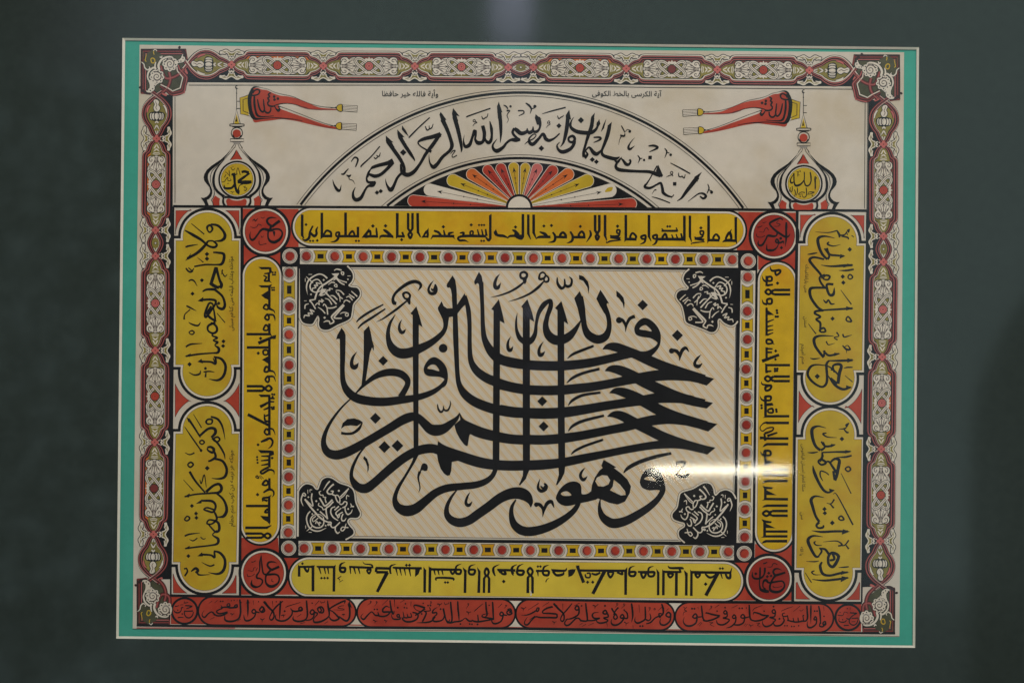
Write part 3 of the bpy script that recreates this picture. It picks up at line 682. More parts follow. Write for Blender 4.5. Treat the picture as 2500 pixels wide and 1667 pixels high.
def cartouche(a, b, inward, rx):
    t = Along(a, b, inward, 1760); p = Part('border_cartouche')
    up = HALF+' 880,-232,118 '+' '.join(mir(HALF, 1760).split()[::-1])
    lo = mir(up, None, True)
    ol = ' '.join(','.join(w.split(',')[:2]) for w in up.split())
    ol2 = ' '.join(','.join(w.split(',')[:2]) for w in lo.split()[::-1])
    draw(p, t, 'p '+ol+' '+ol2, 'olive_paint', 4)
    hu = 'p '+ol+' 1700,-20 60,-20'
    draw(p, t, 'p 330,-170 1430,-170 1500,-110 1430,-110 1430,-120 330,-120 260,-110', 'border_red' if rx % 3 else 'orange_paint', 5)
    moulded(p, t, up); moulded(p, t, lo)
    k = Part('knot_ornament', p)
    for f in (None, 1760):
        q = (lambda s: s if f is None else '; '.join(r.strip()[0]+' '+mir(r.strip()[1:], 1760) for r in s.split(';')))
        pts = LEAF[1:].strip()
        draw(k, t, q('o '+' '.join(w+',26' for w in cr_txt(pts).split())), 'black_ink', 8)
        draw(k, t, q(LEAF), 'white_paint', 9)
        draw(k, t, q(LEAFLINES), 'brown_ink', 10)
        draw(k, t, q('r 262,-60,14 275,0,16 262,60,14; r 290,-70,14 305,0,16 290,70,14'), 'white_paint', 8)
        draw(k, t, q('p 110,-14 190,-60 190,-34 140,0 190,34 190,60 110,14; p 190,-14 240,-60 240,-34 215,0 240,34 240,60 190,14'), 'white_paint', 6)
        draw(k, t, q('p 120,0 150,-12 150,12'), 'yellow_paint', 7)
    for sx in (1, -1):
        for sy in (1, -1):
            row = 'r '+' '.join('%g,%g,%g' % (880+sx*float(x), sy*float(y), float(w)) for x, y, w in (w.split(',') for w in QUARTER_KNOT[1:].split()))
            white_on(k, t, row, 20, L=9+(sx*sy > 0)*1.2)
            draw(k, t, 'r '+shift(row[1:], 0, 0, 22), 'brown_ink', 10.3+(sx*sy > 0)*1.2)
    for sy in (1, -1):
        draw(k, t, 's 800,%d 820,%d 860,%d 880,%d 900,%d 940,%d 960,%d 880,%d' % tuple(sy*v for v in (115, 150, 140, 175, 140, 150, 115, 95)), 'white_paint', 10)
    r = Part('rosette', p); c = t.p(880, 0)
    r.poly(circ(*c, 11.2, 28), 'black_ink', 13); r.poly(circ(*c, 9.6, 28), ('red_paint', 'pink_red', 'pink_red', 'red_paint', 'border_red')[rx % 5], 14)
    ring(r, *c, 6, .9, 'border_red', 15, 20); r.poly(circ(*c, 2, 10), 'border_red', 15)
def cr_txt(pts): return pts
WING = '-228,-248 -180,-262 -135,-285 -92,-286 -48,-256 0,-236 48,-256 92,-286 135,-285 180,-262 228,-248 222,-205 175,-208 128,-200 96,-222 70,-192 52,-152 0,-165 -52,-152 -70,-192 -96,-222 -128,-200 -175,-208 -222,-205'
WINGIN = '-95,-262 -50,-232 0,-212 50,-232 95,-262 60,-215 38,-175 0,-182 -38,-175 -60,-215'
def flower(a, b, inward):
    t = Along(a, b, inward, 1760); p = Part('border_flower')
    for fy in (False, True):
        w = mir(WING, None, fy)
        draw(p, t, 's '+w, 'white_paint', 8); draw(p, t, 'o '+' '.join(q+',28' for q in w.split()), 'black_ink', 7)
        draw(p, t, 's '+mir(WINGIN, None, fy), 'olive_paint', 9)
        for sx in (1, -1):
            for row in ('100,-248,9 140,-246,15 180,-238,9', '92,-205,8 120,-222,13 150,-228,6'):
                rr = mir(row, 0 if sx < 0 else None, fy); draw(p, t, 'r '+rr, 'olive_paint' if row[0] == '1' else 'brown_ink', 9)
        s = -1 if not fy else 1
        white_on(p, t, 'r -50,%d,22 -28,%d,24 0,%d,26 28,%d,24 50,%d,22' % tuple(s*v for v in (110, 148, 118, 148, 110)), 18, L=9)
        draw(p, t, 'r -40,%d,16 -20,%d,20; r 40,%d,16 20,%d,20' % tuple(s*v for v in (95, 50, 95, 50)), 'white_paint', 9)
    for dx, dy in ((0, -42), (42, 0), (0, 42), (-42, 0)):
        draw(p, t, 'c %d,%d,40' % (dx, dy), 'brown_ink', 10)
    for dx, dy in ((0, -42), (42, 0), (0, 42), (-42, 0), (0, 0)):
        draw(p, t, 'c %d,%d,33' % (dx, dy), 'pink_red', 11)
    draw(p, t, 'c 0,0,13', 'border_red', 12)
BULB = '0,0,70 60,-52,80 150,-100,90 228,-132,98 300,-188,108 400,-236,112 500,-246,112 620,-215,112 740,-120,104 840,10,96 930,130,90'
def bulb(a, b, inward):
    t = Along(a, b, inward, 850); p = Part('border_bulb')
    up, lo = BULB, mir(BULB, None, True)
    f = [','.join(w.split(',')[:2]) for w in up.split()[:-2]]; g = [','.join(w.split(',')[:2]) for w in lo.split()[:-2]]
    draw(p, t, 'p '+' '.join(f)+' 845,0 '+' '.join(g[::-1]), 'olive_paint', 4)
    moulded(p, t, up); moulded(p, t, lo)
    o = Part('pod_ornament', p)
    draw(o, t, 's 340,0 350,-90 420,-150 490,-140 520,-60 520,60 490,140 420,150 350,90', 'black_ink', 8)
    for i, (y, h) in enumerate(((-100, 44), (100, 44), (-58, 48), (58, 48), (0, 56))):
        L0 = 8.4+i//2*.9
        draw(o, t, 's 350,%d 380,%d 430,%d 490,%d 505,%d 490,%d 430,%d 380,%d' % (y, y-h*.8, y-h, y-h*.8, y, y+h*.8, y+h, y+h*.8), 'black_ink', L0)
        draw(o, t, 's 364,%d 390,%d 430,%d 478,%d 492,%d 478,%d 430,%d 390,%d' % (y, y-h*.55, y-h*.74, y-h*.55, y, y+h*.55, y+h*.74, y+h*.55), 'white_paint', L0+.45)
        draw(o, t, 'r 375,%d,5 430,%d,12 485,%d,5' % (y+h*.1, y+h*.45, y+h*.1), 'grey_wash', L0+.6)
    fl = '520,0 545,-45 600,-62 660,-40 715,-62 752,-40 745,10 705,40 650,30 600,62 545,45'
    draw(o, t, 'o '+' '.join(q+',24' for q in fl.split()), 'black_ink', 10); draw(o, t, 's '+fl, 'white_paint', 11)
    draw(o, t, 'r 545,10,6 600,-18,12 650,2,12 700,-22,10 730,-20,5', 'brown_ink', 12)
    white_on(o, t, 'r 60,0,10 150,-22,22; r 60,0,10 150,22,22; r 180,-44,14 250,0,34 180,44,14; r 300,-30,26 330,0,30 300,30,26', 14, L=8)
    for s in (1, -1):
        white_on(o, t, 'r 500,%d,16 560,%d,34 620,%d,30 640,%d,14' % (s*185, s*178, s*150, s*120), 18, 'white_paint' if s > 0 else 'pink_red', 8)
    draw(o, t, 's 850,-190 880,-260 930,-290 950,-250 920,-230 900,-160 860,-110; s 960,-330 985,-350 1010,-320 985,-280 970,-300', 'brown_ink', 6)
    draw(o, t, 's 860,95 880,140 850,190 820,170', 'pink_red', 6)
def small_diamond(a, b, inward):
    t = Along(a, b, inward, 480); p = Part('border_lozenge')
    up = '0,0,70 110,-75,84 240,-120,96 370,-75,84 480,0,70'; lo = mir(up, None, True)
    draw(p, t, 'p 0,0 110,-75 240,-120 370,-75 480,0 370,75 240,120 110,75', 'olive_paint', 4)
    moulded(p, t, up); moulded(p, t, lo)
    white_on(p, t, 'r 90,0,14 150,-30,20; r 90,0,14 150,30,20; r 390,0,14 330,-30,20; r 390,0,14 330,30,20', 10, L=9)
    draw(p, t, 'c 240,0,26', 'black_ink', 9); draw(p, t, 'c 240,0,17', 'white_paint', 10)
TOPN = [T1.p(1478, 415), T1.p(2063, 423), T2.p(556, 425), T2.p(1152, 432), T2.p(1312, 432), T2.p(1905, 440), T3.p(395, 447), T3.p(982, 451)]
LEFN = [T1.p(1000, 886), T4.p(993, 84), T4.p(993, 249), T4.p(991, 850), T4.p(988, 1435), T6.p(980, 618)]
RIGN = [T3.p(1455, 922), T5.p(1455, 122), T5.p(1455, 287), T5.p(1447, 892), T5.p(1440, 1478), T8.p(1435, 661)]
rx = 0
for run, inw in ((TOPN, (0, 1)), (LEFN, (1, 0)), (RIGN, (-1, 0))):
    for i, (a, b) in enumerate(zip(run, run[1:])):
        if math.dist(a, b) < 100: small_diamond(a, b, inw)
        else: cartouche(a, b, inw, rx); rx += 1
    for i, a in enumerate(run):
        b = run[i+1] if i+1 < len(run) else (2*a[0]-run[i-1][0], 2*a[1]-run[i-1][1]); d = math.dist(a, b)
        flower(a, (a[0]+(b[0]-a[0])*224/d, a[1]+(b[1]-a[1])*224/d), inw)
bulb(TOPN[0], T1.p(1190, 412), (0, 1)); bulb(LEFN[0], T1.p(1002, 605), (1, 0))
bulb(TOPN[-1], T3.p(1270, 455), (0, 1)); bulb(RIGN[0], T3.p(1460, 640), (-1, 0))
bulb(LEFN[-1], T6.p(975, 900), (1, 0)); bulb(RIGN[-1], T8.p(1432, 945), (-1, 0))
# black ground on the inner half of the border
gd = Part('border_ground')
gd.poly([T1.p(1190, 415), T2.p(555, 425), T2.p(1310, 432), T3.p(1275, 455), T3.p(1275, 553), T3.p(0, 545), T2.p(1200, 535), T2.p(0, 531), T1.p(1190, 527)], 'black_ink', 2)
gd.poly([T1.p(1000, 600), T1.p(1103, 610), T4.p(1101, 900), T6.p(1087, 905), T6.p(975, 905), T4.p(990, 850)], 'black_ink', 2)
gd.poly([T3.p(1358, 640), T3.p(1460, 640), T5.p(1447, 892), T8.p(1435, 950), T8.p(1320, 955), T5.p(1344, 600)], 'black_ink', 2)

# ---------------------------------------------------------------- corner ornaments
class Corner(Tile):
    def __init__(s, x, y, fx, fy, sx=1, sy=1, cut=9999): s.x, s.y, s.fx, s.fy, s.k, s.sx, s.sy, s.cut = x, y, fx, fy, 7.84, sx, sy, cut
    def p(s, x, y):
        x = min(x, s.cut)
        return (s.x+s.fx*(x-175)*s.sx/s.k, s.y+s.fy*(y-155)*s.sy/s.k)
def scroll(p, t, cx, cy, R, a0, turn):
    out = []
    for i in range(9):
        a = math.radians(a0+turn*i*42); out.append('%g,%g' % (cx+R*.86*math.cos(a), cy+R*.86*math.sin(a)))
    for w in out: x, y = w.split(','); draw(p, t, 'c %s,%s,%g' % (x, y, R*.36), 'black_ink', 9)
    draw(p, t, 'c %g,%g,%g' % (cx, cy, R*1.06), 'black_ink', 9)
    for w in out: x, y = w.split(','); draw(p, t, 'c %s,%s,%g' % (x, y, R*.29), 'white_paint', 10)
    draw(p, t, 'c %g,%g,%g' % (cx, cy, R), 'white_paint', 10)
    for w in out: x, y = w.split(','); draw(p, t, 'c %s,%s,%g' % (x, y, R*.10), 'black_ink', 11)
    sp = []
    for i in range(26):
        a = math.radians(a0+turn*i*26); r = R*(.78-.029*i); sp.append('%g,%g,%g' % (cx+r*math.cos(a), cy+r*math.sin(a), 20-.4*i))
    draw(p, t, 'r '+' '.join(sp), 'brown_ink', 11)
    for f in (.62, .50): draw(p, t, 'r '+' '.join('%g,%g,%g' % (cx+R*f*math.cos(math.radians(a0+150+turn*q)), cy+R*f*math.sin(math.radians(a0+150+turn*q)), w) for q, w in ((0, 4), (40, 11), (80, 13), (120, 10), (160, 4))), 'grey_wash', 11)
def corner(t, star=True):
    p = Part('corner_ornament')
    draw(p, t, 'p 178,158 1050,158 1075,380 1000,560 700,860 480,1000 350,1030 178,1010', 'olive_dark', 4)
    for dd, w, m in ((18, 44, 'brown_ink'), (48, 26, 'border_red'), (72, 24, 'brown_ink'), (94, 18, 'border_pink'), (112, 16, 'black_ink')):
        draw(p, t, 'l 300,%d,%d %d,%d,%d %d,%d,%d %d,360,%d' % (1010-dd*.4, w, 178+dd, 1000-dd*.7, w, 178+dd, 158+dd, w, 1045-dd, w) if 0 else
             'l %d,%d,%d %d,%d,%d %d,%d,%d %d,%d,%d' % (178+dd, 1005-dd*.3, w, 178+dd, 500, w, 178+dd, 158+dd, w, 1050-dd*.3, 158+dd, w), m, 5)
    draw(p, t, 'l 1035,170,30 1060,330,34 1075,400,30; l 185,1000,34 290,1005,36 370,1025,30', 'border_red', 5)
    if star:
        draw(p, t, 'p 745,610 900,570 1060,705 985,985 790,1040 690,930 700,800', 'olive_dark', 6)
        S_ = '880,470 905,560 1040,700 1010,850 970,970 790,1012 700,950 560,850'
        for w, m, L in ((100, 'brown_ink', 7), (70, 'border_red', 8), (18, 'brown_ink', 9)):
            draw(p, t, 'r '+' '.join(q+',%d' % w for q in S_.split()), m, L)
        draw(p, t, 'l 870,500,18 880,580,20 985,705,22 935,905,22 790,965,22 700,905,20 560,840,20', 'white_paint', 9)
        draw(p, t, 'l 900,470,14 925,545,16 1065,705,18 1015,1000,20 800,1050,20', 'border_pink', 9)
    for q in ('560,480 640,700 760,715 900,650 1000,540', '720,600 745,700 735,800 690,900 600,990'):
        draw(p, t, 'r '+' '.join(w+',78' for w in q.split()), 'brown_ink', 7); draw(p, t, 'r '+' '.join(w+',50' for w in q.split()), 'border_red', 8)
        draw(p, t, 'r '+' '.join(w+',12' for w in q.split()), 'border_pink', 9)
    # leaf tails
    for pts in ('840,420 900,370 950,330 980,260 1005,300 1028,340 1010,400 960,420 900,430 850,470', '330,760 350,840 345,910 290,950 300,985 370,990 440,940 450,880 500,820 420,760'):
        draw(p, t, 's '+pts, 'white_paint', 9); draw(p, t, 'o '+' '.join(w+',24' for w in pts.split()), 'black_ink', 8)
    draw(p, t, 'c 905,395,12 950,395,12 990,340,12 1000,300,10 990,285,8 310,945,12 365,955,12 410,920,12 445,865,10', 'black_ink', 11)
    scroll(p, t, 740, 445, 128, 200, 1); scroll(p, t, 490, 690, 125, 240, 1)
    white_on(p, t, 'r 330,760,26 312,680,30 340,590,34 420,520,36 480,540,30; r 540,560,40 520,480,44 560,390,40 640,330,36 740,310,30 800,330,24; r 460,560,26 455,480,30 470,410,20', 16, L=11)
    # dark palmette in the outer corner
    draw(p, t, 's 290,260 420,170 470,200 560,250 590,300 520,360 470,440 380,500 310,540 250,480 200,410 260,390', 'olive_dark', 8)
    draw(p, t, 'r 290,265,12 275,330,14 265,380,18 290,400,14; r 440,170,14 425,230,16 440,270,14', 'yellow_paint', 10)
    draw(p, t, 'o 375,360,20 410,335,22 450,370,22 440,420,22 395,425,20', 'yellow_paint', 10)
    white_on(p, t, 'r 195,410,16 240,450,20 260,520,24 310,560,26 355,530,22 340,500,14; r 420,195,14 460,170,18 490,200,16; r 545,310,20 575,325,26 590,290,16', 16, L=10)
corner(Corner(*T1.p(897, 313), 1, 1)); corner(Corner(*T3.p(1562, 349), -1, 1, 1.02, 1.02))
corner(Corner(*T6.p(872, 1198), 1, -1, .98, 1.04, 175+82*7.84), False); corner(Corner(*T8.p(1530, 1252), -1, -1, .98, 1.03, 175+80*7.84), False)
# ---------------------------------------------------------------- arch with inscription field and fan
ar = Part('arch')
def arc_sag(a, apex_y, c, off, n=70):      # circle through a and c with the given apex height, shrunk by off
    mx, my = (a[0]+c[0])/2, (a[1]+c[1])/2; w = math.dist(a, c)/2; h = my-apex_y; R = (w*w+h*h)/(2*h); cx, cy = mx, apex_y+R; R -= off
    yb = lambda x: a[1]+(c[1]-a[1])*(x-a[0])/(c[0]-a[0])
    pts = [(cx+R*math.cos(math.radians(t)), cy+R*math.sin(math.radians(t))) for t in [180+180*i/400 for i in range(401)]]
    return [q for q in pts if q[1] < yb(q[0])+1]
OA, OC, OY = T1.p(1880, 1312), T3.p(583, 1338), T2.p(0, 571)[1]
for off, w in ((0, 1.3), (8, 6.2), (16.5, 1.3)): line(ar, arc_sag(OA, OY, OC, off), w, 'black_ink', 5)
IA, IC, IY = T2.p(335, 1316), T2.p(2112, 1332), T2.p(0, 989)[1]
fan = Part('fan', ar)
for off, w in ((0, 1.3), (8, 6.0)): line(fan, arc_sag(IA, IY, IC, off), w, 'black_ink', 5)
seg = arc_sag(IA, IY, IC, 17.5)
fan.poly(seg, 'black_ink', 5)
fc = T2.p(1222, 1326)
PET = [(548, 1282, 36, 'red_paint'), (652, 1212, 36, 'white_paint'), (800, 1152, 38, 'yellow_paint'), (922, 1114, 36, 'orange_paint'), (1022, 1086, 32, 'red_paint'), (1106, 1076, 32, 'red_paint'), (1187, 1070, 32, 'yellow_paint'),
       (1261, 1072, 30, 'yellow_paint'), (1336, 1078, 33, 'pink_red'), (1434, 1090, 34, 'red_paint'), (1532, 1114, 38, 'orange_paint'), (1656, 1154, 40, 'yellow_paint'), (1800, 1216, 40, 'white_paint'), (1934, 1302, 36, 'red_paint')]
for x, y, r, m in PET:
    p = Part('petal', fan); e = T2.p(x, y); r /= K; a = math.atan2(e[1]-fc[1], e[0]-fc[0]); d = math.degrees(a)
    n0 = (fc[0]+31*math.cos(a), fc[1]+31*math.sin(a)); px, py = -math.sin(a), math.cos(a)
    def pet(g): return [(n0[0]+px*(2.2+g), n0[1]+py*(2.2+g))]+circ(e[0], e[1], r+g, 18, d+88, d-88)+[(n0[0]-px*(2.2+g), n0[1]-py*(2.2+g))]
    p.poly(pet(1.2), 'white_paint', 6); p.poly(pet(0), m, 7)
    L_ = math.dist(e, fc); q = lambda s, o=0: (fc[0]+math.cos(a)*s-math.sin(a)*o, fc[1]+math.sin(a)*s+math.cos(a)*o)
    tip = L_-r*.2 if L_ < 150 else L_-r*1.5
    line(p, [q(34), q(tip)], .9, 'black_ink', 8)
    p.poly([q(tip+3), q(tip-11, 4.6), q(tip-6), q(tip-11, -4.6)], 'black_ink', 8)
    for s in (.42, .62): p.poly(circ(*q(34+(tip-34)*s), 1.7, 8), 'black_ink', 9)
hub = Part('hub', fan)
def half(R): 
    return [q for q in circ(fc[0], fc[1], R, 40, 180, 360)]
hub.poly(half(33), 'black_ink', 9); hub.poly(half(27.2), 'white_paint', 10)

# ---------------------------------------------------------------- domes
class Shift(Tile):
    def __init__(s, base, dx, dy, mx=None): s.b, s.dx, s.dy, s.mx, s.k = base, dx, dy, mx, base.k
    def p(s, x, y):
        x, y = s.b.p(x, y)
        if s.mx is not None: x = 2*s.mx-x
        return (x+s.dx, y+s.dy)
TD = Tile(450, 360, 9.8)
ROUND = {}
def dome(t, t1, key):
    p = Part('dome'); mid = 1258
    def both(txt, m, L, op='s'):
        draw(p, t, op+' '+txt, m, L); draw(p, t, op+' '+mir(txt, 2*mid), m, L)
    # outer black flanks
    fl = 'p 1145,0 1100,70 1000,180 880,290 760,370 640,450 540,540 480,640 463,720 480,800 540,880 600,950 622,1030 618,1080 590,1130 540,1180 470,1210 395,1205 450,1280 490,1350 510,1420 600,1420 570,1340 540,1260 600,1230 650,1170 672,1090 670,1020 640,940 590,830 565,740 570,650 620,570 720,480 830,400 950,280 1060,140 1155,0'
    draw(p, t, fl, 'black_ink', 7); draw(p, t, 'p '+mir(fl[1:], 2*mid), 'black_ink', 7)
    both('1205,0,9 1100,130,11 960,290,14 830,440,26 740,580,44 705,720,60 700,840,64 730,960,62 800,1060,62 900,1140,60 960,1170,56', 'black_ink', 7, 'r')
    both('955,280,4 860,390,12 740,490,14 660,590,16 628,700,18 628,800,14 655,900,8 690,990,4', 'black_ink', 7, 'r')
    both('700,990,4 720,1060,16 716,1130,20 690,1210,18 650,1262,14 680,1320,16 695,1400,20', 'black_ink', 7, 'r')
    both('735,1150 790,1190 855,1230 840,1300 845,1390 700,1390 690,1320 670,1270 700,1220', 'red_paint', 6, 'p')
    both('900,1170,30 935,1200,40 930,1280,50 940,1340,54 975,1400,56', 'black_ink', 7, 'r')
    draw(p, t, 's 1000,1290 1020,1245 1070,1225 1150,1262 1258,1278 1370,1262 1450,1230 1490,1270 1490,1330 1450,1392 1258,1392 1050,1392 1015,1340', 'red_paint', 8)
    draw(p, t, 'r 960,1190,60 1080,1195,44 1258,1222,40 1430,1195,44 1560,1190,60', 'black_ink', 7)
    draw(p, t, 'p 1248,60 1300,170 1390,292 1250,285 1098,305 1190,180', 'red_paint', 7); draw(p, t, 'r 1100,305,12 1190,180,26 1246,60,10', 'black_ink', 8); draw(p, t, 'r 1265,80,6 1310,170,12 1388,290,8', 'black_ink', 8)
    r = Part('roundel', p); ROUND[key] = r; c = t.p(1265, 772)
    r.poly(circ(*c, 46, 48), 'black_ink', 8); r.poly(circ(*c, 41.5, 48), 'white_paint', 9); r.poly(circ(*c, 39.6, 48), 'black_ink', 10); r.poly(circ(*c, 38.8, 48), 'yellow_paint', 11)
    f = Part('finial', p)            # spire, ball and pole, measured in the wide window
    draw(f, t1, 'l 1510,560,4 1510,700,4; l 1510,648,4 1532,648,4; l 1510,694,4 1532,694,4', 'black_ink', 6)
    draw(f, t1, 'l 1488,792,4 1510,700,4 1534,792,4', 'black_ink', 6); draw(f, t1, 'p 1494,790 1510,728 1527,790', 'yellow_paint', 5); draw(f, t1, 'p 1502,778 1508,745 1514,778', 'black_ink', 6)
    draw(f, t1, 'r 1518,547,2 1508,550,5 1503,559,6 1510,568,6 1519,565,2; c 1510,597,4', 'black_ink', 6)
    draw(f, t1, 'o 1468,800,5 1475,793,5 1550,793,5 1557,800,5 1550,806,5 1475,806,5; l 1470,887,4 1555,887,4 1555,905,4 1470,905,4 1470,887,4; l 1483,812,3 1545,812,3', 'black_ink', 6)
    draw(f, t1, 'p 1485,908 1540,908 1532,918 1492,918', 'grey_wash', 5)
    draw(f, t1, 'o 1476,850,5 1486,825,5 1512,815,5 1538,825,5 1548,850,5 1538,875,5 1512,885,5 1486,875,5', 'black_ink', 7)
    draw(f, t1, 'c 1511,853,26', 'red_paint', 7); draw(f, t1, 'r 1485,860,5 1500,884,6 1525,884,6 1540,862,5', 'black_ink', 8)
    draw(f, t1, 'l 1498,918,3 1478,945,4; l 1528,918,3 1548,945,4; l 1507,918,3 1498,945,3; l 1518,918,3 1528,945,3', 'black_ink', 7)
DX, DY = T3.p(945, 0)[0]-T1.p(1511, 0)[0], T3.p(0, 1340)[1]-T1.p(0, 1313)[1]
dome(TD, T1, 'L'); dome(Shift(TD, DX, DY), Shift(T1, DX, DY), 'R')

# ---------------------------------------------------------------- swallow-tailed flags
TF = Tile(560, 100, 7.84)
FLAG = {}
def flag(t, t1, key, label):
    p = Part('flag', None, label); FLAG[key] = p
    draw(p, t, 'p 200,1090 270,1070 370,1030 370,1440 280,1415 215,1400', 'yellow_paint', 5)
    draw(p, t, 'l 370,1035,9 290,1068,9 200,1092,10 215,1402,10 290,1415,9 395,1445,9; l 370,1095,12 262,1130,14 265,1345,14 385,1395,12', 'black_ink', 6)
    up = '420,930 500,905 600,930 720,945 850,1010 980,1050 1150,1070 1330,1120 1500,1190 1700,1270 1850,1295 2050,1305 2050,1325 1850,1325 1650,1310 1480,1300 1330,1245 1200,1205 1050,1200 950,1225 850,1250 850,1450 700,1440 520,1450 470,1300'
    draw(p, t, 's 420,960 460,915 540,905 620,935 720,948 850,1010 980,1052 1150,1072 1330,1122 1500,1192 1700,1272 1850,1296 2055,1308 2050,1325 1850,1325 1650,1312 1480,1300 1330,1246 1200,1206 1050,1203 950,1228 980,1300 1100,1350 1300,1420 1500,1490 1650,1545 1850,1610 2050,1660 2040,1690 1800,1655 1550,1600 1300,1540 1150,1515 1000,1500 800,1525 620,1545 480,1560 440,1450 420,1200', 'red_paint', 6)
    draw(p, t, 'r 455,925,40 425,975,66 392,1080,76 388,1200,72 410,1350,70 450,1450,74 510,1495,46 650,1490,22 850,1478,18 1000,1485,22 1200,1500,16 1400,1535,10', 'black_ink', 7)
    draw(p, t, 'r 480,1050,34 480,1200,44 500,1330,40 540,1430,44 640,1455,24 850,1440,14', 'black_ink', 7)
    draw(p, t, 'r 415,940,30 470,895,34 530,882,18 620,900,6 740,930,6 860,985,6 1010,1025,8 1200,1065,8 1380,1140,9 1560,1210,8 1760,1260,8 2040,1285,8', 'black_ink', 7)
    draw(p, t, 'r 430,1050,30 500,1045,30 560,1020,28 580,965,34 540,935,28 480,960,30 450,1010,26', 'black_ink', 8)
    draw(p, t, 'r 940,1250,16 1060,1290,8 1250,1360,8 1450,1440,8 1650,1520,8 1850,1590,8 2040,1640,6', 'black_ink', 7)
    draw(p, t, 'r 820,1260,16 950,1215,18 1100,1200,10 1250,1220,10 1380,1260,12 1500,1290,8', 'black_ink', 8)
    draw(p, t, 'r 1330,1250,12 1500,1300,14 1700,1318,12 1900,1320,8 2050,1318,6; r 1480,1500,4 1700,1610,10 1900,1660,10 2040,1685,6', 'border_red', 8)
    # script on the flag
    draw(p, t, 'r 540,1120,20 560,1230,32 590,1320,34 640,1365,34 672,1320,30 662,1220,30 652,1120,20; r 660,1310,26 700,1370,34 750,1382,34 790,1340,30 795,1280,20; r 795,995,26 750,1030,34 772,1070,28 740,1100,34 762,1150,32 735,1190,30 750,1235,32 800,1256,34 880,1252,28; r 870,1260,18 900,1310,28 940,1348,34 965,1310,28 935,1255,18; c 858,1072,26 865,1130,26 930,1110,26 940,1335,28', 'black_ink', 9)
    for (x, y) in ((2170, 690), (2165, 806)):
        s = Part('tassel', p)
        draw(s, t1, 's %d,%d %d,%d %d,%d %d,%d %d,%d' % (x-22, y, x-12, y-18, x+14, y-20, x+14, y+20, x-12, y+18), 'yellow_paint', 8)
        draw(s, t1, 'o %d,%d,4 %d,%d,4 %d,%d,4 %d,%d,4 %d,%d,4' % (x-22, y, x-12, y-18, x+14, y-20, x+14, y+20, x-12, y+18), 'black_ink', 9)
        draw(s, t1, 'p %d,%d %d,%d %d,%d %d,%d' % (x+16, y-18, x+112, y-14, x+108, y+28, x+16, y+20), 'white_paint', 8)
        for j in range(5): draw(s, t1, 'l %d,%d,3 %d,%d,3' % (x+16, y-17+j*9, x+110, y-13+j*10), 'black_ink' if j in (0, 4) else 'brown_ink', 9)
        draw(s, t1, 'l %d,%d,3 %d,%d,3; l %d,%d,5 %d,%d,5' % (x+111, y-14, x+108, y+28, x+14, y-20, x+14, y+20), 'black_ink', 9)
        draw(s, t1, 'c %d,%d,5; l %d,%d,3 %d,%d,3' % (x-27, y-2, x-60, y, x-22, y-2), 'black_ink', 9)
flag(TF, T1, 'L', None)
mxp = TF.p(140, 0)[0]
flag(Shift(TF, DX, DY, mxp), Shift(T1, DX, DY, mxp), 'R', None)
